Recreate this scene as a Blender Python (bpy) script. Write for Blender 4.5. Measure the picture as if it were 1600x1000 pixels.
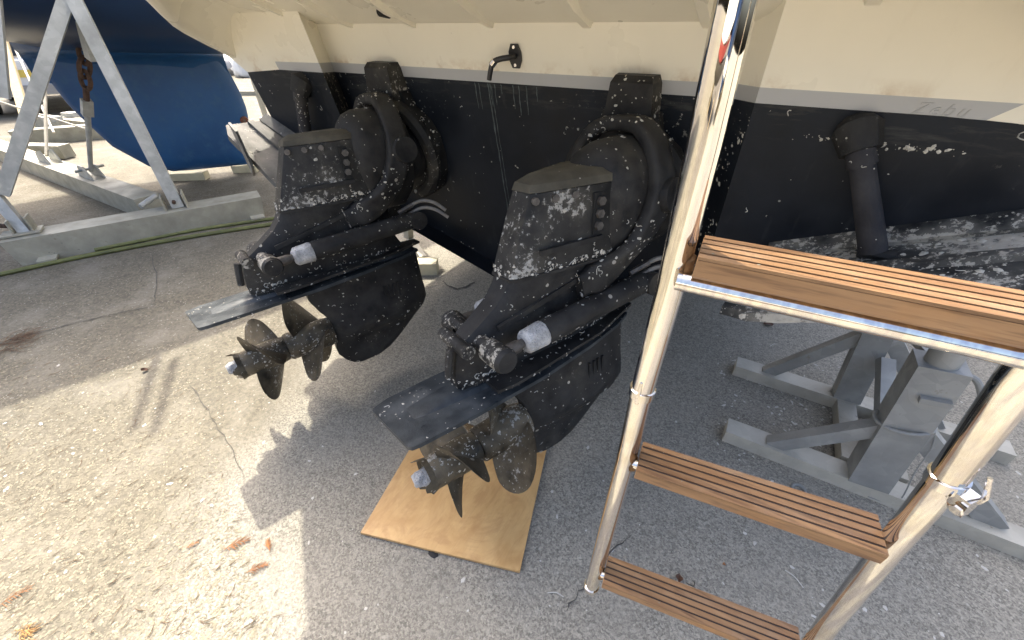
import bpy, bmesh, math, random
from mathutils import Vector, Matrix, Quaternion, Euler, noise as mnoise
random.seed(7)
R = math.radians
for o in list(bpy.data.objects): bpy.data.objects.remove(o, do_unlink=True)
scene = bpy.context.scene
COL = scene.collection

# ------------------------------------------------------------------ camera (x = starboard, y = forward of the cream boat, z up)
CAM_H = 1.43
cam = bpy.data.cameras.new('camera'); cam.sensor_width = 36; cam.lens = 36 * 627.28 / 1600
cam.clip_start = 0.02; cam.clip_end = 600
co = bpy.data.objects.new('camera', cam); COL.objects.link(co)
co.location = (0, 0, CAM_H); co.rotation_euler = (R(90 - 36.07), 0, R(30.83))
scene.camera = co

# ------------------------------------------------------------------ world, sun, exposure
SUN = Vector((-.627, .406, 1.0)).normalized()
elev = math.asin(SUN.z); rot = math.atan2(SUN.x, SUN.y)
w = bpy.data.worlds.new('World'); scene.world = w; w.use_nodes = True
nt = w.node_tree; nt.nodes.clear()
sky = nt.nodes.new('ShaderNodeTexSky'); sky.sky_type = 'NISHITA'; sky.sun_disc = False
sky.sun_elevation = elev; sky.sun_rotation = rot; sky.dust_density = 9.5; sky.ozone_density = 1.8; sky.air_density = 1.0
bg = nt.nodes.new('ShaderNodeBackground'); bg.inputs[1].default_value = .15
ow = nt.nodes.new('ShaderNodeOutputWorld')
nt.links.new(sky.outputs[0], bg.inputs[0]); nt.links.new(bg.outputs[0], ow.inputs[0])
sl = bpy.data.lights.new('sun', 'SUN'); sl.energy = 2.0; sl.angle = R(.6); sl.color = (1, .93, .78)
so = bpy.data.objects.new('sun', sl); COL.objects.link(so); so.location = SUN * 40
so.rotation_euler = (-SUN).to_track_quat('-Z', 'Y').to_euler()
scene.view_settings.view_transform = 'Standard'; scene.view_settings.look = 'None'
scene.view_settings.gamma = 1; scene.view_settings.exposure = 1.92
scene.view_settings.use_curve_mapping = False
scene.render.engine = 'CYCLES'; scene.cycles.max_bounces = 10; scene.cycles.diffuse_bounces = 6

# ------------------------------------------------------------------ node material helper
class Mat:
    def __init__(s, name, rough=.6, metal=0.0, spec=.5):
        s.m = bpy.data.materials.new(name); s.m.use_nodes = True; s.nt = s.m.node_tree
        s.b = s.nt.nodes['Principled BSDF']; s.b.inputs['Roughness'].default_value = rough
        s.b.inputs['Metallic'].default_value = metal; s.b.inputs['Specular IOR Level'].default_value = spec
        s._co = None
    def n(s, t, **kw):
        x = s.nt.nodes.new(t)
        for k, v in kw.items(): setattr(x, k, v)
        return x
    def put(s, sock, v):
        if isinstance(v, bpy.types.NodeSocket): s.nt.links.new(v, sock)
        elif isinstance(v, (tuple, list)) and len(v) == 3 and sock.type == 'RGBA': sock.default_value = (*v, 1)
        else: sock.default_value = v
    def co(s):
        if s._co is None:
            tc = s.n('ShaderNodeTexCoord'); oi = s.n('ShaderNodeObjectInfo')
            mul = s.math('MULTIPLY', oi.outputs['Random'], 31.7)
            cb = s.n('ShaderNodeCombineXYZ')
            for i in range(3): s.put(cb.inputs[i], mul)
            va = s.n('ShaderNodeVectorMath', operation='ADD')
            s.put(va.inputs[0], tc.outputs['Object']); s.put(va.inputs[1], cb.outputs[0]); s._co = va.outputs[0]
        return s._co
    def pos(s): return s.n('ShaderNodeNewGeometry').outputs['Position']
    def sep(s, v):
        x = s.n('ShaderNodeSeparateXYZ'); s.put(x.inputs[0], v); return x.outputs
    def mapv(s, v, scale=(1, 1, 1), rot=(0, 0, 0), loc=(0, 0, 0)):
        x = s.n('ShaderNodeMapping'); s.put(x.inputs[0], v); x.inputs['Scale'].default_value = scale
        x.inputs['Rotation'].default_value = rot; x.inputs['Location'].default_value = loc; return x.outputs[0]
    def noise(s, scale, detail=4, rough=.55, co=None, dist=0):
        x = s.n('ShaderNodeTexNoise'); s.put(x.inputs['Vector'], co or s.co()); x.inputs['Scale'].default_value = scale
        x.inputs['Detail'].default_value = detail; x.inputs['Roughness'].default_value = rough; x.inputs['Distortion'].default_value = dist
        return x.outputs['Fac']
    def voro(s, scale, co=None, feature='F1', rnd=1.0):
        x = s.n('ShaderNodeTexVoronoi', feature=feature); s.put(x.inputs['Vector'], co or s.co()); x.inputs['Scale'].default_value = scale
        x.inputs['Randomness'].default_value = rnd; return x.outputs
    def math(s, op, a, b=0.0, clamp=False):
        x = s.n('ShaderNodeMath', operation=op, use_clamp=clamp); s.put(x.inputs[0], a); s.put(x.inputs[1], b); return x.outputs[0]
    def ramp(s, v, a, b, lo=0.0, hi=1.0):
        x = s.n('ShaderNodeMapRange'); s.put(x.inputs[0], v); s.put(x.inputs[1], a); s.put(x.inputs[2], b)
        x.inputs[3].default_value = lo; x.inputs[4].default_value = hi; return x.outputs[0]
    def mix(s, f, a, b, mode='MIX'):
        x = s.n('ShaderNodeMix', data_type='RGBA', blend_type=mode); s.put(x.inputs[0], f); s.put(x.inputs[6], a); s.put(x.inputs[7], b); return x.outputs[2]
    def bump(s, h, strength=.3, dist=.01, normal=None):
        x = s.n('ShaderNodeBump'); s.put(x.inputs['Height'], h); x.inputs['Strength'].default_value = strength; x.inputs['Distance'].default_value = dist
        if normal: s.put(x.inputs['Normal'], normal)
        return x.outputs[0]
    def out(s, col=None, rough=None, normal=None, metal=None):
        if col is not None: s.put(s.b.inputs['Base Color'], col)
        if rough is not None: s.put(s.b.inputs['Roughness'], rough)
        if normal is not None: s.put(s.b.inputs['Normal'], normal)
        if metal is not None: s.put(s.b.inputs['Metallic'], metal)
        return s.m

def antifoul(name, amount=.5, dark=(.016, .016, .016), mid=(.042, .041, .039), speck=.5, chipcol=(.40, .38, .33), film=(.11, .10, .08), filmamt=.3, rough=.55):
    m = Mat(name, rough, spec=.22)
    big = m.noise(5, 3); fine = m.noise(60, 8, .72); med = m.noise(14, 5, .6)
    base = m.mix(m.ramp(med, .35, .7), dark, mid)
    fl = m.ramp(m.math('MULTIPLY', m.noise(9, 6, .7), m.ramp(big, .35, .65)), .42 - .25 * filmamt, .62)
    base = m.mix(m.math('MULTIPLY', fl, filmamt), base, film)
    thr = m.ramp(big, .35, .68, .88 - .12 * amount, .74 - .26 * amount)
    chip = m.ramp(fine, thr, m.math('ADD', thr, .012))
    base = m.mix(m.math('MULTIPLY', m.ramp(fine, m.math('SUBTRACT', thr, .075), thr), .55), base, (.13, .125, .115))
    v = m.voro(38); cell = m.sep(v['Color'])
    sp = m.math('MULTIPLY', m.math('LESS_THAN', v['Distance'], m.ramp(cell[1], 0, 1, .08, .27)), m.math('GREATER_THAN', cell[0], 1 - .22 * speck))
    v2 = m.voro(120); c2 = m.sep(v2['Color'])
    sp2 = m.math('MULTIPLY', m.math('LESS_THAN', v2['Distance'], .3), m.math('GREATER_THAN', c2[0], 1 - .10 * speck))
    mask = m.math('MAXIMUM', chip, m.math('MAXIMUM', sp, sp2))
    cc = m.mix(m.noise(60, 3), tuple(c * .55 for c in chipcol), tuple(min(1, c * 1.35) for c in chipcol))
    col = m.mix(mask, base, cc)
    h = m.math('ADD', m.math('MULTIPLY', mask, .5), m.math('MULTIPLY', fine, .5))
    return m.out(col, m.ramp(med, .3, .7, rough - .15, rough + .18), m.bump(h, .45, .006))

M = {}
M['drive'] = antifoul('drive_paint', .42, dark=(.016, .016, .0165), mid=(.046, .045, .043), speck=.12, filmamt=.35, rough=.55)
M['drive_chip'] = antifoul('chipped_drive_paint', .98, dark=(.017, .017, .0165), mid=(.052, .050, .046), speck=.25, filmamt=.6, chipcol=(.36, .35, .32))
M['lid'] = antifoul('dusty_lid_paint', .3, dark=(.06, .055, .042), mid=(.12, .11, .085), speck=.2, film=(.2, .18, .13), filmamt=.6, rough=.75)
M['prop'] = antifoul('fouled_propeller', .8, dark=(.028, .024, .018), mid=(.15, .125, .085), speck=.9, film=(.22, .18, .12), filmamt=.8, rough=.5)
M['shield'] = antifoul('shield_paint', .7, speck=.15, filmamt=.6)
M['tab_grey'] = antifoul('worn_grey_tab', .5, dark=(.07, .072, .07), mid=(.16, .16, .15), speck=.3, film=(.28, .27, .25), filmamt=.8)
M['actuator'] = antifoul('dull_actuator', .3, dark=(.022, .022, .026), mid=(.05, .049, .052), speck=.05, filmamt=.4, rough=.7)
M['plate'] = antifoul('plate_paint', .45, dark=(.022, .027, .032), mid=(.05, .058, .064), speck=.08, film=(.13, .14, .145), filmamt=.6, rough=.4)
M['tab'] = antifoul('barnacled_tab', 1.35, dark=(.012, .014, .016), mid=(.07, .07, .066), speck=1.3, film=(.25, .24, .21), filmamt=1.0)

def simple(name, col, rough=.5, metal=0.0, var=.15, scale=8, bumpy=.1, bdist=.004, spec=.5):
    m = Mat(name, rough, metal, spec); f = m.noise(scale, 5, .6)
    c = m.mix(m.ramp(f, .3, .7), tuple(x * (1 - var) for x in col), tuple(min(1, x * (1 + var)) for x in col))
    return m.out(c, m.ramp(f, .3, .7, max(.03, rough - .08), min(1, rough + .1)), m.bump(m.noise(scale * 6, 4), bumpy, bdist))

M['zinc'] = simple('zinc_anode', (.50, .505, .51), .7, .1, .4, 26, 1.0, .012)
M['bolt'] = simple('bolt_steel', (.12, .11, .10), .5, .5, .4, 60, .4)
M['rubber'] = simple('black_rubber', (.012, .012, .012), .7, 0, .3, 20, .3)
M['black_plastic'] = simple('black_plastic', (.02, .02, .022), .35)
M['hose'] = simple('grey_hose', (.20, .19, .17), .5, 0, .3, 30)
M['galv'] = None
def galv(name, c1, c2, rust=.1):
    m = Mat(name, .55, .35 if name.startswith('galv') else .05); v = m.voro(28); f = m.noise(6, 5)
    col = m.mix(m.sep(v['Color'])[0], c1, c2); col = m.mix(m.ramp(f, .4, .75), col, tuple(x * .72 for x in c1))
    st = m.ramp(m.noise(9, 6, .7), .66, .74); col = m.mix(m.math('MULTIPLY', st, rust * 3, True), col, (.19, .15, .10))
    ch = m.ramp(m.noise(26, 4), .70, .73); col = m.mix(m.math('MULTIPLY', ch, .6), col, (.16, .15, .14))
    return m.out(col, m.ramp(f, .3, .7, .42, .68), m.bump(m.noise(40, 5), .15, .003))
M['galv'] = galv('galvanised_steel', (.44, .45, .43), (.53, .54, .52))
M['beam'] = galv('painted_beam', (.355, .342, .275), (.40, .385, .315), .3)
M['stand'] = galv('stand_steel', (.27, .275, .26), (.33, .33, .31), .35)
M['stand_foot'] = galv('dusty_foot_steel', (.42, .395, .33), (.47, .445, .37), .4)
M['rust'] = simple('rusty_iron', (.085, .05, .035), .8, .3, .5, 30, .6)
M['wood_block'] = simple('timber_block', (.42, .34, .20), .8, 0, .2, 12, .3)
M['blockmat'] = simple('pale_block', (.52, .48, .34), .8, 0, .12, 15, .2)

def gel(name, col, rough=.28, stain=.10):
    m = Mat(name, rough); g = m.pos(); f = m.noise(3, 5, co=g)
    c = m.mix(m.ramp(f, .3, .75), col, tuple(x * .93 for x in col))
    st = m.mapv(g, (22, 22, 1.3)); s2 = m.ramp(m.noise(1.0, 5, .6, co=st), .60, .80)
    c = m.mix(m.math('MULTIPLY', s2, stain), c, (.40, .33, .20))
    sc = m.ramp(m.noise(70, 3, co=g), .74, .78); c = m.mix(m.math('MULTIPLY', sc, .25), c, (.3, .25, .18))
    return m, c, f, g
m, c, f, g = gel('cream_gelcoat', (.88, .83, .69), .3)
# rust weeping over the drive towers and beside the waterline
z = m.sep(g)
rz = m.ramp(z[2], 1.308, 1.345, 1, 0)
rs = m.math('MULTIPLY', rz, m.ramp(m.noise(9, 5, .7, co=g), .50, .66)); rs = m.math('MULTIPLY', m.math('MULTIPLY', rs, .5, True), m.ramp(z[0], .2, .36, 1, 0))
c = m.mix(rs, c, (.42, .26, .11))
M['cream'] = m.out(c, m.ramp(f, .3, .7, .22, .4), m.bump(m.noise(5, 3, co=g), .05, .01))
m, c, f, g = gel('grey_stripe', (.45, .455, .455), .4, .2); M['stripe'] = m.out(c, .42)

def transom_black():
    m = Mat('transom_antifoul', .5, spec=.22); g = m.pos(); x = m.sep(g)
    med = m.noise(6, 6, .6, co=g); fine = m.noise(50, 6, .7, co=g); big = m.noise(2.2, 3, co=g)
    col = m.mix(m.ramp(med, .35, .7), (.009, .0115, .016), (.018, .022, .029))
    band = m.math('MULTIPLY', m.ramp(x[2], 1.185, 1.235), 1.0, True)
    st = m.noise(1.0, 6, .7, co=m.mapv(g, (6, 6, 38)))
    sc = m.math('MULTIPLY', band, m.ramp(st, .52, .66)); col = m.mix(m.math('MULTIPLY', sc, .55), col, (.075, .076, .07))
    chipb = m.math('MULTIPLY', m.math('GREATER_THAN', fine, .64), m.math('MULTIPLY', m.ramp(x[2], 1.14, 1.2), m.ramp(big, .45, .55)))
    v = m.voro(26, co=g); cell = m.sep(v['Color'])
    sp = m.math('MULTIPLY', m.math('LESS_THAN', v['Distance'], m.ramp(cell[1], 0, 1, .03, .12)), m.math('GREATER_THAN', cell[0], .90))
    mask = m.math('MAXIMUM', sp, chipb)
    col = m.mix(mask, col, (.33, .32, .28))
    dr = m.ramp(m.noise(1.0, 4, .6, co=m.mapv(g, (30, 30, 1.2))), .62, .8)
    col = m.mix(m.math('MULTIPLY', dr, .35), col, (.06, .065, .065))
    return m.out(col, m.ramp(med, .3, .7, .32, .6), m.bump(m.math('ADD', m.math('MULTIPLY', mask, .5), med), .2, .004))
M['tblack'] = transom_black()
M['tblack_rough'] = antifoul('worn_recess_edge', .95, speck=.6, filmamt=.6, chipcol=(.42, .36, .27))

def bluehull():
    m = Mat('blue_antifoul', .42, spec=.5); g = m.pos(); f = m.noise(2.2, 5, co=g); f2 = m.noise(12, 5, .65, co=g)
    z = m.sep(g)
    col = m.mix(m.ramp(f, .3, .7), (.009, .058, .180), (.014, .086, .245)); col = m.mix(m.ramp(f2, .5, .75), col, (.03, .10, .22))
    return m.out(col, m.ramp(f2, .3, .7, .34, .55), m.bump(f2, .08, .004))
M['blue'] = bluehull()
m = Mat('deep_navy', .18, spec=.6); f = m.noise(3, 4)
M['navy'] = m.out(m.mix(f, (.007, .024, .070), (.011, .034, .095)), .34)  # yacht hull's shade put into the colour, darker than its blue antifouling
M['white_gel'] = simple('white_gelcoat', (.75, .75, .73), .3, 0, .05, 4, .03)

def teak(name, axis=0, tone=1.0, weather=(.33, .235, .15)):
    m = Mat(name, .42, spec=.45); c0 = m.co()
    sc = [40, 40, 40]; sc[axis] = 2.2; st = m.mapv(c0, tuple(sc))
    g1 = m.noise(1.0, 6, .6, co=st, dist=.6); sc2 = [160, 160, 160]; sc2[axis] = 9; g2 = m.noise(1.0, 3, co=m.mapv(c0, tuple(sc2)))
    col = m.mix(m.ramp(g1, .3, .72), tuple(x * tone for x in (.17, .085, .036)), tuple(x * tone for x in (.31, .18, .085)))
    col = m.mix(m.ramp(g2, .52, .75), col, tuple(x * tone for x in (.10, .05, .025)))
    w = m.ramp(m.noise(7, 5, .65), .52, .72); col = m.mix(m.math('MULTIPLY', w, .5), col, weather)
    return m.out(col, m.ramp(g1, .3, .7, .3, .55), m.bump(m.math('ADD', g1, g2), .22, .0015))
M['teak'] = teak('teak_wood'); M['teak_side'] = teak('varnished_teak', 0, 1.2, (.44, .21, .065))
M['caulk'] = simple('dark_caulking', (.022, .012, .012), .6, 0, .3, 30)

def steel():
    m = Mat('polished_stainless', .06, 1.0); c0 = m.co(); st = m.mapv(c0, (60, 60, 2.5))
    f = m.noise(1.0, 5, .6, co=st); d = m.noise(9, 5, .7)
    t1 = m.noise(1.0, 2, .5, co=m.mapv(c0, (150, 150, 1.0))); col = m.mix(m.ramp(t1, .40, .60), (.88, .84, .74), (.66, .63, .62))  # gold and grey streaks along the tubes paint in reflections
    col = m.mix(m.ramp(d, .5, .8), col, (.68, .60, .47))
    return m.out(col, m.math('ADD', m.ramp(f, .3, .75, .02, .045), m.ramp(d, .62, .85, 0, .10)), None)
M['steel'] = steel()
M['weld'] = simple('heat_stained_weld', (.25, .15, .07), .4, .8, .4, 40, .3)

def plywood():
    m = Mat('plywood_face', .55); c0 = m.co(); st = m.mapv(c0, (4, 2.2, 4)); f = m.noise(2.6, 6, .6, co=st, dist=1.0)
    bl = m.noise(5.5, 6, .62, co=m.mapv(c0, (1.2, .8, 1)), dist=2.2)
    col = m.mix(m.ramp(f, .3, .72), (.50, .29, .105), (.66, .425, .185))
    col = m.mix(m.ramp(bl, .50, .62, 0, .45), col, (.40, .215, .08)); col = m.mix(m.ramp(bl, .40, .36, 0, .35), col, (.70, .47, .22))
    s = m.ramp(m.noise(4.2, 5, .6), .56, .72); col = m.mix(m.math('MULTIPLY', s, .45), col, (.30, .15, .055))
    fib = m.noise(1.0, 3, co=m.mapv(c0, (160, 8, 8))); col = m.mix(m.ramp(fib, .5, .8, 0, .25), col, (.33, .19, .08))
    return m.out(col, .5, m.bump(fib, .1, .001))
M['ply'] = plywood()

def asphalt():
    m = Mat('worn_asphalt', .85, spec=.25); g = m.pos(); x = m.sep(g)
    # coarse worn surface port of a paving seam, finer patch to starboard
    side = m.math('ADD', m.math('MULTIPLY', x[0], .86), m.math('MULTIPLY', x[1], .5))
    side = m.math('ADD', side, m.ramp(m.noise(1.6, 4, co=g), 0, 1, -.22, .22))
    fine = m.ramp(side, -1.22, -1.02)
    gw = m.n('ShaderNodeVectorMath', operation='ADD'); nz = m.n('ShaderNodeTexNoise'); m.put(nz.inputs['Vector'], g); nz.inputs['Scale'].default_value = 60
    sc = m.n('ShaderNodeVectorMath', operation='SCALE'); m.put(sc.inputs[0], nz.outputs['Color']); sc.inputs['Scale'].default_value = .008
    m.put(gw.inputs[0], g); m.put(gw.inputs[1], sc.outputs[0]); gg = gw.outputs[0]
    vA = m.voro(88, co=gg); vB = m.voro(165, co=gg); vC = m.voro(330, co=gg)
    cA = m.sep(vA['Color']); cB = m.sep(vB['Color']); cC = m.sep(vC['Color'])
    tone = m.math('ADD', m.math('MULTIPLY', cB[0], .55), m.math('MULTIPLY', cC[0], .45))
    toneA = m.math('ADD', m.math('MULTIPLY', cA[0], .6), m.math('MULTIPLY', cC[1], .4))
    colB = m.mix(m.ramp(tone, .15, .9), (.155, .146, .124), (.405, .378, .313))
    colA = m.mix(m.ramp(toneA, .1, .95), (.103, .094, .071), (.262, .238, .176))  # tones split for light: finer patch paler against shade, coarse darker against sun
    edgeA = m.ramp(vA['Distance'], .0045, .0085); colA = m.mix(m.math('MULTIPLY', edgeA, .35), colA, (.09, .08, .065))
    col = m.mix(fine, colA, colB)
    pale = m.math('GREATER_THAN', cB[1], .985); col = m.mix(m.math('MULTIPLY', pale, .6), col, (.44, .42, .36))
    big = m.noise(.9, 5, .6, co=g); col = m.mix(m.ramp(big, .4, .75, 0, .28), col, (.12, .115, .10))
    dust = m.ramp(m.noise(2.6, 5, .65, co=g), .48, .72, 0, .5); col = m.mix(dust, col, (.30, .28, .235))
    dk = m.ramp(m.noise(4.5, 6, .7, co=g), .62, .74, 0, .55); col = m.mix(dk, col, (.05, .048, .043))
    hA = m.math('SUBTRACT', 1.0, m.ramp(vA['Distance'], 0, .010)); hB = m.math('SUBTRACT', 1.0, m.ramp(vB['Distance'], 0, .006))
    hmix = m.n('ShaderNodeMix', data_type='FLOAT'); m.put(hmix.inputs[0], fine); m.put(hmix.inputs[2], m.math('ADD', hA, cA[2])); m.put(hmix.inputs[3], m.math('MULTIPLY', m.math('ADD', hB, cB[2]), .6))
    h = m.math('ADD', hmix.outputs[0], m.math('MULTIPLY', m.noise(30, 4, co=g), 1.2))
    return m.out(col, .85, m.bump(h, .75, .005))
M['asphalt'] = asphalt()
M['stone'] = simple('loose_chippings', (.23, .208, .15), .85, 0, .45, 40, .3)
M['white_stone'] = simple('white_chips', (.52, .50, .45), .8, 0, .1, 20, .2)
M['crack'] = simple('crack_dirt', (.085, .08, .07), .95, 0, .4, 30, .4)
M['needle'] = simple('dry_needles', (.34, .155, .065), .8, 0, .4, 20, .2)
M['twig'] = simple('dry_twig', (.14, .085, .05), .85, 0, .4, 30, .3)
M['leaf'] = simple('brown_leaf', (.10, .05, .03), .7, 0, .3, 20, .3)
M['yleaf'] = simple('yellow_leaf', (.42, .25, .10), .7, 0, .3, 20, .3)
M['rope'] = simple('green_hose_skin', (.13, .14, .045), .5, 0, .35, 9, .15)
M['car_white'] = simple('white_car_paint', (.72, .73, .74), .25, 0, .04, 3, .01)
M['car_blue'] = simple('blue_car_paint', (.10, .25, .36), .25, 0, .05, 3, .01)
M['glass'] = simple('dark_car_glass', (.015, .018, .02), .06, 0, .1, 3, .0)
M['tyre'] = simple('tyre_rubber', (.02, .02, .02), .85, 0, .2, 20, .2)
M['red'] = simple('red_lamp', (.45, .04, .03), .3, 0, .1, 10, .02)
M['yellow'] = simple('yellow_plate', (.65, .5, .10), .4, 0, .1, 10, .02)
M['redpaint'] = simple('red_boat_paint', (.38, .07, .06), .4, 0, .1, 6, .05)
M['greypaint'] = simple('grey_trim', (.30, .30, .30), .5, 0, .1, 6, .05)
M['net'] = simple('fishing_net', (.20, .17, .13), .9, 0, .5, 14, .8, .02)
M['bronze'] = simple('corroded_bronze', (.17, .07, .045), .6, .4, .3, 30, .3)
M['grease'] = antifoul('flaking_patch', 1.55, speck=1.2, filmamt=.9, chipcol=(.38, .36, .31))
M['barn'] = simple('barnacle_shell', (.52, .50, .44), .8, 0, .3, 60, .5)
M['scuff'] = simple('chalky_drip', (.085, .10, .10), .8, 0, .4, 30, .2)
M['ghost'] = simple('ghost_lettering', (.405, .405, .395), .6, 0, .2, 30, .1)

# ------------------------------------------------------------------ object helpers
WM = {}
def thing(name, label, cat, loc=(0, 0, 0), mat=None, group=None):
    o = bpy.data.objects.new(name, None); COL.objects.link(o); o.empty_display_size = .1
    W = mat if mat is not None else Matrix.Translation(loc)
    o.matrix_world = W; WM[o.name] = W.copy(); o['label'] = label; o['category'] = cat
    if group: o['group'] = group
    return o
def tag(o, label, cat, group=None):
    o['label'] = label; o['category'] = cat
    if group: o['group'] = group
    return o
def build(name, bm, mat, parent=None, local=False, ang=35, bevel=0, kind=None, seg=2, label=None):
    if bevel:
        es = [e for e in bm.edges if len(e.link_faces) == 2 and e.calc_face_angle(0) > R(38)]
        if es: bmesh.ops.bevel(bm, geom=es, offset=bevel, segments=seg, affect='EDGES', clamp_overlap=True)
    bmesh.ops.recalc_face_normals(bm, faces=bm.faces)
    me = bpy.data.meshes.new(name); bm.to_mesh(me); bm.free()
    for p in me.polygons: p.use_smooth = True
    me.set_sharp_from_angle(angle=R(ang))
    ms = mat if isinstance(mat, (list, tuple)) else [mat]
    for mm in ms: me.materials.append(M[mm] if isinstance(mm, str) else mm)
    o = bpy.data.objects.new(name, me); COL.objects.link(o)
    if parent is not None:
        W = WM[parent.name]
        if not local: me.transform(W.inverted())
        o.parent = parent; WM[o.name] = W
    else: WM[o.name] = Matrix.Identity(4)
    if kind: o['kind'] = kind
    if label: o['label'] = label
    return o
def base_origin(o):
    """move a parentless mesh's origin to the middle of its foot"""
    me = o.data; xs = [v.co for v in me.vertices]
    c = Vector((sum(v.x for v in xs) / len(xs), sum(v.y for v in xs) / len(xs), min(v.z for v in xs)))
    me.transform(Matrix.Translation(-c)); o.location = c; return o
def single(name, bm, mat, label, cat, group=None, **kw):
    return base_origin(tag(build(name, bm, mat, None, **kw), label, cat, group))
def B(): return bmesh.new()
def V(*a): return Vector(a)
def basis(d, up=V(0, 0, 1)):
    d = d.normalized()
    if abs(d.dot(up)) > .98: up = V(1, 0, 0)
    a = d.cross(up).normalized(); return a, a.cross(d).normalized()
def loft(bm, rings, cap=True, closed=True):
    rv = [[bm.verts.new(p) for p in r] for r in rings]; n = len(rv[0])
    for a, b in zip(rv, rv[1:]):
        for i in range(n if closed else n - 1):
            j = (i + 1) % n; bm.faces.new((a[i], a[j], b[j], b[i]))
    if cap and closed:
        bm.faces.new(rv[0][::-1]); bm.faces.new(rv[-1])
    return rv
def ring(c, a, b, ra, rb=None, n=12, ph=0):
    rb = ra if rb is None else rb
    return [c + a * (ra * math.cos(ph + 2 * math.pi * i / n)) + b * (rb * math.sin(ph + 2 * math.pi * i / n)) for i in range(n)]
def tube(bm, pts, r, n=10, cap=True):
    pts = [Vector(p) for p in pts]; rs = r if isinstance(r, (list, tuple)) else [r] * len(pts); rings = []
    d0 = (pts[1] - pts[0]); a, b = basis(d0); prev = d0.normalized()
    for i, p in enumerate(pts):
        d = (pts[min(i + 1, len(pts) - 1)] - pts[max(i - 1, 0)]).normalized()
        q = prev.rotation_difference(d); a = q @ a; b = q @ b; prev = d
        rings.append(ring(p, a, b, rs[i], n=n))
    loft(bm, rings, cap)
def cyl(bm, p0, p1, r, r1=None, n=16): tube(bm, [p0, p1], [r, r if r1 is None else r1], n)
def boxp(bm, c, s, rz=0.0, M3=None):
    m3 = M3 or Matrix.Rotation(rz, 3, 'Z'); c = Vector(c); vs = []
    for dx in (-.5, .5):
        for dy in (-.5, .5):
            for dz in (-.5, .5): vs.append(bm.verts.new(c + m3 @ V(dx * s[0], dy * s[1], dz * s[2])))
    for f in ((0, 1, 3, 2), (4, 6, 7, 5), (0, 4, 5, 1), (2, 3, 7, 6), (0, 2, 6, 4), (1, 5, 7, 3)): bm.faces.new([vs[i] for i in f])
def beam(bm, p0, p1, wd, ht, up=V(0, 0, 1)):
    p0, p1 = Vector(p0), Vector(p1); a, b = basis(p1 - p0, up)
    loft(bm, [[p + a * (sx * wd / 2) + b * (sy * ht / 2) for sx, sy in ((-1, -1), (1, -1), (1, 1), (-1, 1))] for p in (p0, p1)])
def prism(bm, outline, thick, fn):
    """outline of 2-d points, fn(u, v, t) -> point"""
    a = [bm.verts.new(fn(u, v, 0)) for u, v in outline]; b = [bm.verts.new(fn(u, v, thick)) for u, v in outline]; n = len(a)
    bm.faces.new(a[::-1]); bm.faces.new(b)
    for i in range(n): bm.faces.new((a[i], a[(i + 1) % n], b[(i + 1) % n], b[i]))
def smoothpts(pts, k=4):
    """Catmull-Rom through the points"""
    P = [Vector(p) for p in pts]; out = []
    for i in range(len(P) - 1):
        a = P[max(i - 1, 0)]; b = P[i]; c = P[i + 1]; d = P[min(i + 2, len(P) - 1)]
        for j in range(k):
            t = j / k; out.append(.5 * ((2 * b) + (c - a) * t + (2 * a - 5 * b + 4 * c - d) * t * t + (3 * b - 3 * c + d - a) * t ** 3))
    out.append(P[-1]); return out
def copy_tree(o, parent=None):
    c = o.copy(); COL.objects.link(c); WM[c.name] = WM[o.name]
    if parent is not None: c.parent = parent
    for ch in list(o.children): copy_tree(ch, c)
    return c

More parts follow.
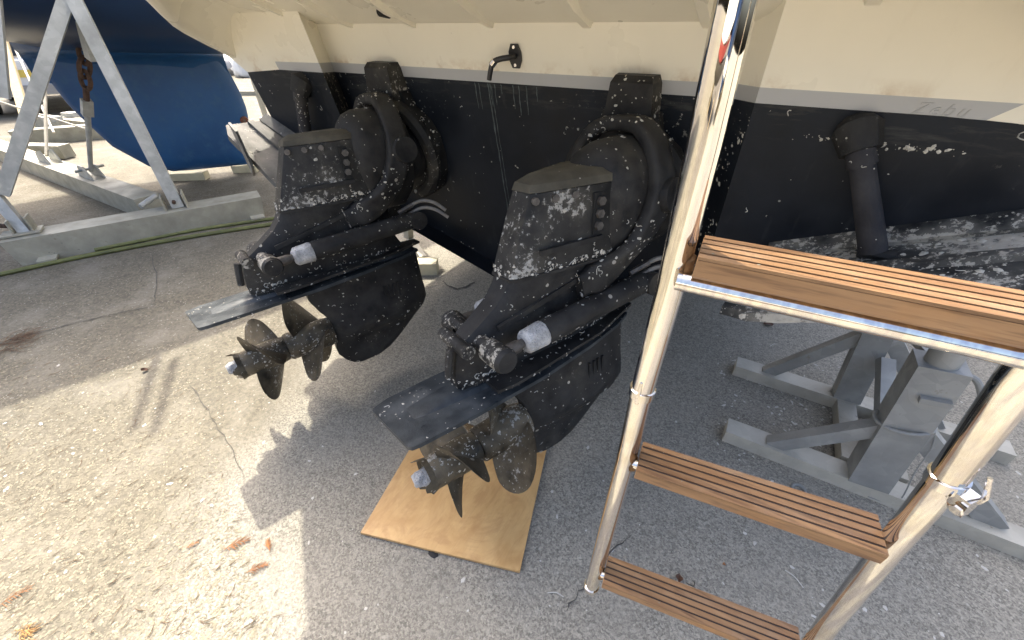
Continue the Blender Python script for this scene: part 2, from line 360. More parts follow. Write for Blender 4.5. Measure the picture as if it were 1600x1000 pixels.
CRUST = {}
def crust(o, dens, smin=.0015, smax=.007, curls=.3, mat='barn', zone=None, maxn=420, seed=1, face=None):
    """barnacle bases and worm tubes stuck to a part: small raised flecks and curls lying on its faces"""
    rnd = random.Random(seed + len(o.data.vertices)); me = o.data; me.calc_loop_triangles(); tris = []
    tot = 0
    for t in me.loop_triangles:
        a, b, c = (me.vertices[i].co for i in t.vertices); ar = (b - a).cross(c - a).length / 2
        if ar < 1e-7: continue
        tot += ar; tris.append((tot, a.copy(), b.copy(), c.copy(), t.normal.copy()))
    n = min(maxn, int(tot * dens)); bm = B()
    import bisect
    cum = [t[0] for t in tris]
    for k in range(n):
        _, a, b, c, nn = tris[min(len(tris) - 1, bisect.bisect(cum, rnd.random() * tot))]
        u, v = rnd.random(), rnd.random()
        if u + v > 1: u, v = 1 - u, 1 - v
        p = a + (b - a) * u + (c - a) * v
        if mnoise.noise(p * 9 + V(3, 1, seed)) < rnd.uniform(-.45, .35): continue
        if zone and not zone(p): continue
        if face is not None and nn.dot(face) < 0: nn = -nn
        ax, ay = basis(nn); s_ = smin + (smax - smin) * rnd.random() ** 2.6; th = rnd.uniform(0, 6.28)
        ex_ = ax * math.cos(th) + ay * math.sin(th); ey_ = nn.cross(ex_)
        if rnd.random() < curls:
            R_ = s_ * rnd.uniform(.8, 2.0); w_ = min(.0013, s_ * .35); sp = rnd.uniform(1.2, 4.2); L = []; ns = 6
            for q in range(ns):
                an = sp * q / (ns - 1); rr = R_ * (1 + .25 * math.sin(q * 1.3)); d_ = ex_ * math.cos(an) + ey_ * math.sin(an); cpt = p + d_ * rr
                L.append((bm.verts.new(cpt - d_ * w_ + nn * .0003), bm.verts.new(cpt + nn * (.0004 + w_)), bm.verts.new(cpt + d_ * w_ + nn * .0003)))
            for q0, q1 in zip(L, L[1:]):
                for z_ in (0, 1): bm.faces.new((q0[z_], q0[z_ + 1], q1[z_ + 1], q1[z_]))
        else:
            m_ = rnd.randint(5, 7); el = rnd.uniform(.6, 1.0); top = bm.verts.new(p + nn * (.0005 + s_ * .28)); rg = []
            for q in range(m_):
                an = 6.283 * q / m_; rr = s_ * rnd.uniform(.6, 1.25); rg.append(bm.verts.new(p + ex_ * rr * math.cos(an) + ey_ * rr * el * math.sin(an) + nn * .0002))
            for q in range(m_): bm.faces.new((top, rg[q], rg[(q + 1) % m_]))
    if not bm.faces: bm.free(); return
    me2 = bpy.data.meshes.new('barnacle_crust'); bm.to_mesh(me2); bm.free(); me2.materials.append(M[mat])
    c_ = bpy.data.objects.new('barnacle_crust', me2); COL.objects.link(c_); c_.parent = o; c_['kind'] = 'stuff'; WM[c_.name] = WM[o.name]
    return c_

# ================================================================== GROUND
bm = B()
xs = [-200, -80, -30, -12, -5, -2.5, 0, 2.5, 5, 12, 30, 80, 200]
gv = [[bm.verts.new((x, y, 0)) for y in xs] for x in xs]
for i in range(len(xs) - 1):
    for j in range(len(xs) - 1): bm.faces.new((gv[i][j], gv[i + 1][j], gv[i + 1][j + 1], gv[i][j + 1]))
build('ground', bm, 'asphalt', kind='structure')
def ribbon(name, pts, wdt, z=.004, jit=.006):
    bm = B(); P = smoothpts([(x, y, z) for x, y in pts], 8); L = []; Rr = []
    for i, p in enumerate(P):
        d = (P[min(i + 1, len(P) - 1)] - P[max(i - 1, 0)]).normalized(); n = V(-d.y, d.x, 0)
        p = p + n * random.uniform(-jit, jit); ww = wdt * random.uniform(.25, 1.0) * min(1, (i + .4) / 4, (len(P) - i) / 4)
        L.append(bm.verts.new(p + n * ww)); Rr.append(bm.verts.new(p - n * ww))
    for i in range(len(P) - 1): bm.faces.new((L[i], L[i + 1], Rr[i + 1], Rr[i]))
    return build(name, bm, 'crack', kind='structure')
def g2(px, py):  # photograph position of a spot on the ground -> ground x, y
    p = R(36.07); ya = R(30.83); a = (px - 800) / 627.28; b = (py - 500) / 627.28
    f = math.cos(p) - b * math.sin(p); d = -math.sin(p) - b * math.cos(p); t = -CAM_H / d
    X, Y = a * t, f * t
    return (X * math.cos(ya) - Y * math.sin(ya), X * math.sin(ya) + Y * math.cos(ya))
ribbon('ground_crack', [g2(30, 528), g2(100, 510), g2(170, 493), g2(235, 480)], .005)
ribbon('ground_crack', [g2(238, 480), g2(246, 440), g2(235, 395)], .0035)
ribbon('ground_crack', [g2(292, 592), g2(330, 650), g2(360, 700), g2(385, 745)], .0022)
ribbon('ground_crack', [g2(880, 960), g2(905, 925), g2(940, 880), g2(985, 835)], .003)
ribbon('ground_crack', [g2(690, 440), g2(715, 452), g2(745, 440)], .01)

# ================================================================== CREAM MOTORBOAT
RK = math.tan(R(13)); XC = -.885
def yT(zz, F): return F + RK * (1.3 - zz)
FO, FI = 1.27, 1.375  # outer transom panels and trim tabs scaled about the camera, baked into their coordinates
def zb(x): return .377 + .33 * abs(x - XC)
boat = thing('motorboat', 'large cream motorboat hull with black antifouling seen from astern, propped on stands', 'boat', (XC, 3.5, .377))
XZ = .377
XL, XR = -2.232, .536          # chine corners
ZS, ZC, ZT = 1.272, 1.308, 1.452
QS, QC = 1.2785, 1.313        # stripe heights on the quarters
def panel(cols, mat, name, parent=boat):
    """cols: list of (x, zlow, zhigh, F)"""
    bm = B(); rows = 6; gr = []
    for x, z0, z1, F in cols: gr.append([bm.verts.new((x, yT(z0 + (z1 - z0) * k / rows, F), z0 + (z1 - z0) * k / rows)) for k in range(rows + 1)])
    for a, b in zip(gr, gr[1:]):
        for k in range(rows): bm.faces.new((a[k], b[k], b[k + 1], a[k + 1]))
    return build(name, bm, mat, parent)
inx = [-1.735, -1.3, -.885, -.5, -.115]
panel([(x, zb(x), ZS, FI) for x in inx], 'tblack', 'transom_recess')
panel([(x, ZS, ZC, FI) for x in inx], 'stripe', 'boot_stripe')
panel([(x, ZC, ZT, FI) for x in inx], 'cream', 'transom_panel')
for xi, xo, ss in ((-1.735, -1.677, -1), (-.115, -.0575, 1)):   # cheeks of the drive recess
    panel([(xi, zb(xi), ZS, FI), (xo, zb(xo), QS, FO)], 'tblack_rough' if ss < 0 else 'tblack', 'recess_cheek')
    panel([(xi, ZS, ZC, FI), (xo, QS, QC, FO)], 'stripe', 'boot_stripe')
    panel([(xi, ZC, ZT, FI), (xo, QC, ZT + .05, FO)], 'cream', 'recess_cheek')
# outer panels
panel([(XL, zb(XL), 1.258, FO), (-1.97, zb(-1.97), QS, FO), (-1.677, zb(-1.677), QS, FO)], 'tblack', 'transom_quarter')
panel([(-.0575, zb(-.0575), QS, FO), (.3, zb(.3), QS, FO), (XR, zb(XR), 1.269, FO)], 'tblack', 'transom_quarter')
panel([(-1.973, QS, QC - .004, FO), (-1.677, QS, QC, FO)], 'stripe', 'boot_stripe')
bm = B()
def q4(*p): bm.faces.new([bm.verts.new((x, yT(z_, F), z_)) for x, z_, F in p])
q4((-.0575, QS, FO), (.37, QS - .002, FO), (.407, QC - .003, FO), (-.0575, QC, FO)); build('boot_stripe', bm, 'stripe', boat)
bm = B()
q4((.37, QS - .002, FO), (XR, 1.269, FO), (.67, 1.363, FO), (.407, QC - .003, FO)); q4((.407, QC - .003, FO), (.67, 1.363, FO), (.71, ZT + .05, FO), (.47, ZT + .05, FO))
build('transom_panel', bm, 'cream', boat)
bm = B(); q4((-.0575, QC, FO), (.407, QC - .003, FO), (.47, ZT + .05, FO), (-.0575, ZT + .05, FO)); build('transom_panel', bm, 'cream', boat)
bm = B(); q4((-1.973, QC - .004, FO), (-1.677, QC, FO), (-1.677, ZT + .05, FO), (-2.02, ZT + .05, FO)); build('transom_panel', bm, 'cream', boat)
bm = B()
q4((XL, 1.258, FO), (-1.97, QS, FO), (-1.973, QC - .004, FO), (-2.315, 1.314, FO)); q4((-2.315, 1.314, FO), (-1.973, QC - .004, FO), (-2.02, ZT + .05, FO), (-2.33, 1.347, FO))
bm.faces.new([bm.verts.new(p) for p in ((-2.33, yT(1.347, FO), 1.347), (-2.02, yT(ZT + .05, FO), ZT + .05), (-2.30, yT(1.47, FO), 1.47))])
build('transom_panel', bm, 'cream', boat)
# bottom and sides running forward
def hull_sect(t):
    y = FO + t * 8.2; n = max(0.02, 1 - max(0, t - .45) ** 2 / .30); k = t * t
    hb = 1.347 * n; ztop = 1.75 + .35 * t
    pts = [(XC, .377 + .9 * k), (XC - hb, zb(XL) + .25 * k), (XC - hb, 1.258 + .1 * k), (XC - hb - .098 * n, 1.347 + .1 * k), (XC - hb - .13 * n, ztop)]
    return [(x, y, z_) for x, z_ in pts]
secs = [hull_sect(i / 12) for i in range(13)]
def off0(z_): return yT(z_, FO)
secs[0] = [(x, off0(z_) , z_) for x, y, z_ in secs[0]]
def strip(i, j, mat, name):
    bm = B()
    for sgn in (1, -1):
        prev = None
        for s in secs:
            a, b = [bm.verts.new((XC + sgn * (s[k][0] - XC), s[k][1], s[k][2])) for k in (i, j)]
            if prev: bm.faces.new((prev[0], prev[1], b, a))
            prev = (a, b)
    build(name, bm, mat, boat)
strip(0, 1, 'tblack', 'hull_bottom'); strip(1, 2, 'tblack', 'hull_side_below_waterline'); strip(2, 3, 'cream', 'chine_flare'); strip(3, 4, 'cream', 'hull_side')
bm = B(); prev = None
for s in secs:
    a = bm.verts.new(s[4]); b = bm.verts.new((2 * XC - s[4][0], s[4][1], s[4][2]))
    if prev: bm.faces.new((prev[0], a, b, prev[1]))
    prev = (a, b)
build('deck', bm, 'white_gel', boat)
# unseen cabin above the deck, made tall to keep the starboard ground in shade
bm = B()
loft(bm, [[V(XC + sx * 1.15, y, zz) for sx, y in ((-1, 1.45), (1, 1.45), (1, 6.4), (-1, 6.4))] if zz < 2 else [V(XC + sx * 1.05, y, zz) for sx, y in ((-1, 1.5), (1, 1.5), (1, 5.2), (-1, 5.2))] for zz in (1.83, 3.75)])
build('cabin', bm, 'white_gel', boat, bevel=.05)
for sx in (-1, 1):
    bm = B(); beam(bm, (XC + sx * 1.105, 2.75, 2.55), (XC + sx * 1.105, 5.0, 2.55), .02, .5); build('cabin_window', bm, 'glass', boat)
# swim platform: sloped underside rising aft from the cove, rounded aft corners
PO = [(-1.43, 1.42), (-1.43, 1.28), (-1.40, 1.20), (-1.355, 1.10), (-1.29, 1.0), (-1.10, .87), (-.92, .745), (-.72, .65), (-.5, .59), (-.25, .56)]
def plat_outline(inset=0.0):
    half = smoothpts([(x, y, 0) for x, y in PO], 2); full = [(p.x, p.y) for p in half] + [(-p.x, p.y) for p in reversed(half)]
    out = []
    for i, (x, y) in enumerate(full):
        a = full[max(i - 1, 0)]; b = full[min(i + 1, len(full) - 1)]; d = Vector((b[0] - a[0], b[1] - a[1])).normalized()
        out.append((XC + x - d.y * inset, y + d.x * inset))
    return out
SL = math.tan(R(24))
def zu(x, y): return ZT - .004 + SL * max(-.02, 1.30 - y)
DROP = .15
OUT = plat_outline(0.0)
def edge_dist(x, y):
    best = 9.0
    for (ax, ay), (bx, by) in zip(OUT, OUT[1:]):
        dx, dy = bx - ax, by - ay; t = max(0., min(1., ((x - ax) * dx + (y - ay) * dy) / (dx * dx + dy * dy + 1e-9)))
        best = min(best, math.hypot(x - ax - dx * t, y - ay - dy * t))
    return best
def lip(d):
    if d < .02: return -DROP + .03 * (1 - math.sqrt(max(0, 1 - ((.02 - d) / .02) ** 2)))
    if d < .045: return -DROP + .004 * (d - .02) / .025
    if d < .055: return -DROP + .004 + .010 * (d - .045) / .010
    t = min(1.0, (d - .055) / .15); t = 1 - (1 - t) ** 2.2
    return (-DROP + .014) * (1 - t)
half = [p for p in OUT[:len(OUT) // 2]]; rows = []
for (x, y) in half:
    hw = XC - x; row = []
    ts = sorted(set([0, .004, .01, .02, .03, .04, .045, .05, .055, .07, .09, .11, .14, .17, .2] ))
    xs_ = [min(t, hw) for t in ts] + [.2 + (hw - .2) * k / 12 for k in range(1, 13)] if hw > .25 else [hw * k / 26 for k in range(27)]
    xs_ = xs_[:27] if len(xs_) >= 27 else xs_ + [hw] * (27 - len(xs_))
    left = [(XC - hw + t, y) for t in xs_]; right = [(2 * XC - a, b) for a, b in reversed(left[:-1])]
    rows.append([V(a, b, zu(a, b) + lip(edge_dist(a, b))) for a, b in left + right])
ym = half[-1][1]; d3 = rows[-1]
bm = B(); loft(bm, rows, False, False); bmesh.ops.remove_doubles(bm, verts=bm.verts, dist=.0004)
build('platform_underside', bm, 'cream', boat, ang=50)
bm = B(); loft(bm, [[V(x, y, zu(x, y) + lip(0)) for x, y in OUT], [V(x, y, 1.76) for x, y in OUT], [V(x, y, 1.80) for x, y in plat_outline(.03)]], False, False)
bm.verts.ensure_lookup_table(); n_ = len(OUT); bm.faces.new(bm.verts[2 * n_:3 * n_]); build('swim_platform', bm, 'cream', boat, ang=40)
def rib(x, wd, x2):
    bm = B(); y0, y1 = (1.35 if -1.7 < x < -.1 else 1.245), .66; rings = []
    for k in range(6):
        t = k / 5; y = y0 + (y1 - y0) * t; xx = x + (x2 - x) * t; zz = zu(xx, y); h = .022 * min(1, .55 + t * 12)
        rings.append([V(xx - wd, y, zz + .01), V(xx - wd * .5, y, zz - h), V(xx + wd * .2, y, zz - h), V(xx + wd * .55, y, zz + .01)])
    loft(bm, rings); build('underside_rib', bm, 'cream', boat, ang=15)
for x, wd in ((-1.78, .020), (-1.53, .024), (-1.205, .022), (-.878, .026), (-.545, .034), (-.215, .036), (.10, .034), (.36, .036)): rib(x, wd, x)
bm = B(); cyl(bm, (-1.24, 1.26, 1.47), (-1.24, 1.22, 1.475), .016, n=14); build('drain_hole', bm, 'rubber', boat)
# mounting plinths: raised cream pads on the transom above the drives
# drain elbow
bm = B(); yd = yT(1.354, FI)
prism(bm, [(-.012, -.034), (.012, -.034), (.022, -.012), (.022, .012), (.012, .034), (-.012, .034), (-.022, .012), (-.022, -.012)], -.008, lambda u, v, t: V(-.797 + u, yT(1.354 + v, FI) - .002 + t, 1.354 + v))
fl = build('drain_flange', bm, 'black_plastic', boat, bevel=.002)
bm = B()
tube(bm, smoothpts([(-.797, yd - .005, 1.354), (-.800, yd - .035, 1.352), (-.826, yd - .05, 1.348), (-.852, yd - .055, 1.338), (-.862, yd - .057, 1.315), (-.870, yd - .055, 1.288)], 5), .0085, 12); build('elbow', bm, 'black_plastic', fl)
bm = B()
tube(bm, [(-.846, yd - .054, 1.343), (-.857, yd - .056, 1.331)], .012, 12); build('hose_clip', bm, 'steel', fl)
for dz in (-.025, .025):
    bm = B(); cyl(bm, (-.797, yT(1.354 + dz, FI) - .009, 1.354 + dz), (-.797, yT(1.354 + dz, FI) - .013, 1.354 + dz), .005, n=8); build('screw', bm, 'steel', fl)
# chalky drip below the drain
def drip(x, z0, z1, wd, F=FI, mat='scuff', name='drip_stain', n=40, drift=.015):
    bm = B(); pa = None
    for i in range(n + 1):
        zz = z0 + (z1 - z0) * i / n; ww = wd * (.25 + .75 * abs(mnoise.noise(V(i * .31, x * 9, 0)))) * (1 - .5 * i / n); xx = x + drift * i / n + .003 * mnoise.noise(V(i * .2, x, 3))
        a = bm.verts.new((xx - ww, yT(zz, F) - .0025, zz)); b = bm.verts.new((xx + ww, yT(zz, F) - .0025, zz))
        if pa and mnoise.noise(V(i * .9, x * 20, 7)) > -.75: bm.faces.new((pa[0], pa[1], b, a))
        pa = (a, b)
    return build(name, bm, mat, boat)
drip(-.925, 1.268, .60, .006, n=90); drip(-.912, 1.262, .48, .0035, n=110, drift=.02)
for k in range(9): drip(-.99 + k * .032 + random.uniform(-.01, .01), 1.268, 1.268 - random.uniform(.03, .10), .005, drift=0, n=14)
# ghost lettering left on the stripe
cu = bpy.data.curves.new('ghost_lettering', 'FONT'); cu.body = 'Zebu'; cu.size = .034; cu.shear = .35; cu.extrude = .0003; cu.space_character = 1.35
to = bpy.data.objects.new('tmp_text', cu); COL.objects.link(to)
bpy.context.view_layer.update()
me = bpy.data.meshes.new_from_object(to.evaluated_get(bpy.context.evaluated_depsgraph_get())); bpy.data.objects.remove(to)
T = Matrix.Translation((.245, yT(1.278, FO) - .0015, 1.278)) @ Matrix.Rotation(R(90 - 13) + R(26), 4, 'X')
T = Matrix(((1, 0, 0, .245), (0, -RK, -1, yT(1.279, FO) - .0012), (0, 1, -RK, 1.279), (0, 0, 0, 1)))
bm = B(); bm.from_mesh(me); bmesh.ops.transform(bm, matrix=T, verts=bm.verts); build('ghost_lettering', bm, 'ghost', boat)

for o_ in list(boat.children):
    k_ = o_.name.split('.')[0]
    if k_ == 'transom_quarter': crust(o_, 60000, .0010, .0075, .0, zone=lambda p: abs(p.z + XZ - 1.213 + .012 * mnoise.noise(p * 6)) < (.006 + .016 * max(0, p.x + XC)) * random.random() and p.x + XC > .05, maxn=24000, seed=2, face=V(0, -1, 0)); crust(o_, 130, .0012, .006, .3, maxn=120, seed=4, face=V(0, -1, 0))
    if k_ == 'transom_recess': crust(o_, 160, .0012, .006, .3, maxn=260, seed=4, face=V(0, -1, 0))
    if k_ == 'recess_cheek': crust(o_, 2500, .0012, .009, .2, zone=lambda p: p.z + XZ < 1.25, maxn=400, seed=6, face=V(0, -1, 0))
# trim tabs
def trim_tab(sgn):
    mx = lambda x: x if sgn > 0 else 2 * XC - x
    h0, h1 = (V(.086, 0, .85), V(.595, 0, 1.09)) if sgn > 0 else (V(-1.80, 0, .80), V(-2.27, 0, 1.03))
    h0.y = yT(h0.z, FO) - .004; h1.y = yT(h1.z, FO) - .004
    a0, a1 = (V(.019, 1.03, .80), V(.575, 1.01, 1.015)) if sgn > 0 else (V(-1.87, 1.06, .79), V(-2.23, 1.06, 1.045))
    ex = (h1 - h0).normalized()
    bm = B(); n = 8; up = V(0, .15, 1).normalized() * .012
    rings = []
    for k in range(n + 1):
        t = k / n; r = min(t, 1 - t) * n; cut = .035 if k in (0, n) else 0
        h = h0.lerp(h1, t); a = a0.lerp(a1, t); a = a.lerp(h, cut / .3)
        wob = .004 * mnoise.noise(V(k * .7, sgn, 0)); a = a + V(0, wob, wob)
        rings.append([h - up, a - up, a + up, h + up])
    loft(bm, rings); t = build('trim_tab', bm, 'tab' if sgn > 0 else 'tab_grey', boat, bevel=.003)
    if sgn < 0: ex = ex * .5
    bm = B(); off = V(0, -.02, .02)  # hinge ledge on the transom
    beam(bm, h0 + off + ex * .02, h1 + off, .05, .035, V(0, -.6, 1)); build('hinge_ledge', bm, 'tab' if sgn > 0 else 'tab_grey', t, bevel=.006)
    if sgn < 0: off = V(0, -.002, 0)
    bm = B(); p = h0.lerp(h1, .02).lerp(a0.lerp(a1, .02), .5); q = h0.lerp(h1, .98).lerp(a0.lerp(a1, .98), .42)
    beam(bm, p + up * 1.6, q + up * 1.6, .03, .018); build('stiffener', bm, 'tab' if sgn > 0 else 'tab_grey', t, bevel=.004)
    # actuator
    bx = .182 if sgn > 0 else -1.84
    top = V(bx, yT(1.21, FO) - .03, 1.213); k = .48 if sgn > 0 else .3
    foot = h0.lerp(h1, k).lerp(a0.lerp(a1, k), .28) + up
    d = (foot - top).normalized()
    bm = B(); tube(bm, [top, top + d * .05, top + d * .05, foot - d * .02], [.028, .030, .025, .030], 14); act = build('tab_actuator', bm, 'actuator', boat)
    bm = B(); tube(bm, [top - d * .045 + V(0, .05, 0), top - d * .03 + V(0, .02, 0), top + d * .02], [.03, .048, .04], 10); build('actuator_boot', bm, 'shield', act)
    bm = B(); cyl(bm, foot + V(-.035, 0, .01), foot + V(.035, 0, .01), .016, n=10); build('actuator_pivot', bm, 'shield', act)
    crust(t, 5200, .0015, .011, .15, maxn=1600 if sgn > 0 else 120, seed=5 + sgn)
    crust(act, 1200 if sgn > 0 else 3500, .0012, .005, .2, maxn=200, seed=9 + sgn)
    return act
trim_tab(1); act = trim_tab(-1)
# bracket fin standing on the port tab
bm = B()
prism(bm, [(0, 0), (.10, -.02), (.17, -.16), (.13, -.21)], .012, lambda u, v, t: V(-2.20 + u * 1.15, 1.09 - u * .4 + t, 1.07 + v))
build('tab_bracket', bm, 'tab_grey', boat, bevel=.002)

# transom shields and bellows for the two drives
def shield(cx, rough):
    fr = lambda u, v, t: V(cx + u, yT(v, FI) - .003 - t, v)
    zc = 1.0; out = []
    for a in range(-58, 239, 12): out.append((.195 * math.cos(R(a)) * 1.0, zc + .20 * math.sin(R(a)) - (.02 if a > 0 else 0)))
    body = [(-.085, 1.20), (-.075, 1.245)] ; pts = []
    pts = [(.085, 1.225), (.10, 1.17), (.16, 1.125), (.195, 1.06), (.20, .97), (.185, .90), (.15, .83), (.08, .78), (-.08, .78), (-.15, .83), (-.185, .90), (-.20, .97), (-.195, 1.06), (-.16, 1.125), (-.10, 1.17), (-.085, 1.225)]
    bm = B(); prism(bm, pts, .05, fr); s = build('transom_shield', bm, 'shield', boat, bevel=.01)
    bm = B()  # raised rim
    rim = smoothpts([fr(.185 * math.cos(R(a)), .985 + .195 * math.sin(R(a)), .075) for a in range(-70, 251, 16)], 2)
    tube(bm, rim, .030, 8); build('shield_rim', bm, 'shield', s)
    bm = B()  # tower with bevelled top
    F0 = lambda x, zz, t: V(cx + x, yT(zz, FI) - t, zz)
    loft(bm, [[F0(-.088, 1.10, -.01), F0(.088, 1.10, -.01), F0(.088, 1.10, .085), F0(-.088, 1.10, .085)],
              [F0(-.078, 1.21, -.01), F0(.078, 1.21, -.01), F0(.072, 1.21, .085), F0(-.072, 1.21, .085)],
              [F0(-.070, 1.302, -.01), F0(.072, 1.302, -.01), F0(.062, 1.302, .068), F0(-.062, 1.302, .068)],
              [F0(-.062, 1.322, -.01), F0(.064, 1.322, -.01), F0(.054, 1.320, .050), F0(-.054, 1.320, .050)]])
    crust(build('shield_tower', bm, 'shield', s, bevel=.008), 2600, .0015, .008, .25, maxn=420, seed=8); crust(s, 1800, .0015, .008, .25, maxn=500, seed=8)
    bm = B(); rings = []
    for k in range(9):
        y = .03 + .022 * k; r = .115 + (.012 if k % 2 else -.006); c = V(cx + .015 * k / 8, yT(.98, FI) - y, .98); rings.append(ring(c, V(1, 0, 0), V(0, 0, 1), r, n=20))
    loft(bm, rings); build('bellows', bm, 'rubber', s)
    bm = B()
    for k in range(150):
        a = random.gauss(95, 60); rr = random.gauss(.188, .018); p = fr(rr * math.cos(R(a)), .985 + rr * math.sin(R(a)), .104 - abs(rr - .185) * .9 + random.uniform(-.006, .001))
        s_ = .002 + (.007 if not rough else .011) * random.random() ** 2; n = random.randint(5, 7)
        top = bm.verts.new(p + V(0, -s_ * .4, .0)); rg = [bm.verts.new(p + V(s_ * math.cos(i * 6.283 / n + a) * random.uniform(.7, 1.3), .004, s_ * math.sin(i * 6.283 / n + a) * random.uniform(.7, 1.3))) for i in range(n)]
        for i in range(n): bm.faces.new((top, rg[i], rg[(i + 1) % n]))
    build('barnacle_crust', bm, 'barn', s, kind='stuff', ang=60)
    return s
shield(-.385, False); shield(-1.40, True)

# ================================================================== STERNDRIVES (local axes: x to starboard, y forward along the propeller shaft, z up)
def drive_frame(loc, yaw, roll): return Matrix.Translation(loc) @ Matrix.Rotation(R(yaw), 4, 'Z') @ Matrix.Rotation(R(-roll), 4, 'Y')
DM = drive_frame((-.606, .455, .332), -22.6, 7.5)
drive = thing('sterndrive', 'black twin propeller sterndrive nearest the ladder, hanging over the plywood sheet', 'sterndrive', mat=DM, group='black sterndrives on the transom')
def P(*a): return Vector(a)
V0 = .015
def hsec(wz, u0, u1, h, blunt=.55, nose=.35, n=7, cx=V0):
    prof = [(0, blunt * .8), (.03, blunt), (.14, blunt + (1 - blunt) * .45), (.34, .9), (.6, 1.0), (.82, .92), (.94, .68), (1.0, nose)]
    r = [P(cx + h * p, u0 + (u1 - u0) * t, wz) for t, p in prof]; l = [P(cx - h * p, u0 + (u1 - u0) * t, wz) for t, p in reversed(prof)]
    return r + l
bm = B()
loft(bm, [hsec(*a) for a in ((.250, .20, .80, .050), (.275, .166, .80, .055), (.300, .164, .80, .058), (.345, .170, .78, .060), (.395, .184, .77, .062), (.420, .215, .75, .064), (.446, .258, .74, .067), (.484, .316, .74, .072), (.515, .345, .73, .077), (.548, .367, .72, .081))])
leg = build('lower_leg', bm, 'drive', drive, True, bevel=.006)
# upper gear housing
bm = B()
def usec(wz, u0, ha, hf, u1=.72):
    um = u0 + (u1 - u0) * .5; hm = ha + (hf - ha) * .62
    return [P(V0 + ha * .75, u0, wz), P(V0 + ha, u0 + .018, wz), P(V0 + hm, um, wz), P(V0 + hf, u1 - .05, wz), P(V0 + hf * .9, u1, wz),
            P(V0 - hf * .9, u1, wz), P(V0 - hf, u1 - .05, wz), P(V0 - hm, um, wz), P(V0 - ha, u0 + .018, wz), P(V0 - ha * .75, u0, wz)]
loft(bm, [usec(.551, .362, .055, .105), usec(.60, .382, .054, .108), (usec(.68, .416, .052, .112)), usec(.757, .449, .049, .112)])
uh = build('upper_housing', bm, 'drive_chip', drive, True, bevel=.013, seg=3)
bm = B(); t0 = usec(.759, .446, .050, .112); t1 = usec(.778, .455, .046, .108); t2 = [P(V0 + (p.x - V0) * .8, .60 + (p.y - .60) * .86, .792) for p in usec(.79, .47, .04, .1)]
loft(bm, [t0, t1, t2]); build('housing_lid', bm, 'lid', uh, True, bevel=.004)
bm = B()
def usk(dz): return [P(V0 + (p.x - V0) * 1.035, .36 + (p.y - .362) * 1.01, dz) for p in usec(.55, .362, .055, .105)]
loft(bm, [usk(.541), usk(.5495)]); build('joint_flange', bm, 'drive', uh, True)
for k in range(3):
    bm = B(); c = P(V0 + .104, .632 - .004 * k, .715 - .033 * k); cyl(bm, c, c + P(.014, -.002, 0), .0125, n=6); build('bolt', bm, 'bolt', uh, True, bevel=.0015)
bm = B(); boxp(bm, P(V0 + .103, .63, .682), (.006, .040, .112), 0); build('bolt_recess', bm, 'rubber', uh, True, bevel=.002)
for k in range(3):
    bm = B(); c = P(V0 + .052 + .014 * k, .452 + .055 * k, .742); cyl(bm, c, c + P(.010, -.004, 0), .010, n=8); build('bolt', bm, 'bolt', uh, True, bevel=.0015)
for sg in (1, -1):
    bm = B(); beam(bm, P(V0 + sg * .078, .44, .612), P(V0 + sg * .108, .64, .612), .010, .014); build('casting_rib', bm, 'drive', uh, True, bevel=.003)
    bm = B(); beam(bm, P(V0 + sg * .058, .30, .43), P(V0 + sg * .074, .62, .50), .012, .016); build('casting_rib', bm, 'drive', leg, True, bevel=.004)
    for k in range(4):
        bm = B(); boxp(bm, P(V0 + sg * .052, .66 + .022 * k, .10), (.012, .008, .07)); build('intake_slot', bm, 'rubber', drive, True, bevel=.002)
# domed bell housing
bell = [(-.072, .70), (-.070, .788), (-.028, .832), (.035, .853), (.100, .838), (.150, .775), (.156, .69), (.142, .61), (.105, .52), (.03, .46), (-.05, .52), (-.07, .61)]
bl = smoothpts([P(x, 0, zz) for x, zz in bell + bell[:1]], 3)[:-1]; cc = P(.038, 0, .68); bm = B()
loft(bm, [[P(cc.x + (p.x - cc.x) * k, y + (.05 if p.z < .6 else 0) * 0, cc.z + (p.z - cc.z) * k) for p in bl] for y, k in ((.655, .55), (.668, .80), (.690, .93), (.72, .99), (.76, 1.0), (.86, 1.0), (.90, .8))])
build('bell_housing', bm, 'drive', drive, True, ang=50)
# steering fork: band over the bell, arm sweeping down and aft each side
def fork_arm(sg):
    path = [(0.01, .835, .882), (.085, .832, .872), (.142, .828, .815), (.172, .822, .73), (.170, .805, .65), (.150, .77, .575), (.128, .71, .518), (.112, .64, .487), (.100, .575, .474)]
    if sg < 0: path = [(.02 - (x - .01) * (1.12 if i < 4 else .95), y, zz - (.0 if i < 3 else 0)) for i, (x, y, zz) in enumerate(path)]
    pts = smoothpts(path, 4); rings = []; n = len(pts)
    for i, p in enumerate(pts):
        d = (pts[min(i + 1, n - 1)] - pts[max(i - 1, 0)]).normalized(); ctr = P(.03, p.y, .66); rad = (p - ctr); rad -= d * rad.dot(d)
        if rad.length < .02: rad = P(sg, 0, 0)
        rad.normalize()
        if i > n * .6: rad = rad.lerp(P(sg, 0, .1), min(1, (i / n - .6) * 4)).normalized()
        ax = d.cross(rad).normalized(); t = i / (n - 1); wd = .034 + .014 * min(1, t * 1.4); th = .026
        if t > .93: wd *= .8; th *= .8
        rg = []
        for q in range(16):
            c_, s_ = math.cos(q * math.pi / 8 + .196), math.sin(q * math.pi / 8 + .196)
            rg.append(p + ax * (wd * math.copysign(abs(c_) ** .45, c_)) + rad * (th * .8 * math.copysign(abs(s_) ** .45, s_)))
        rings.append(rg)
    bm = B(); loft(bm, rings); return build('steering_fork', bm, 'drive', drive, True, ang=50)
fk = fork_arm(1); fork_arm(-1)
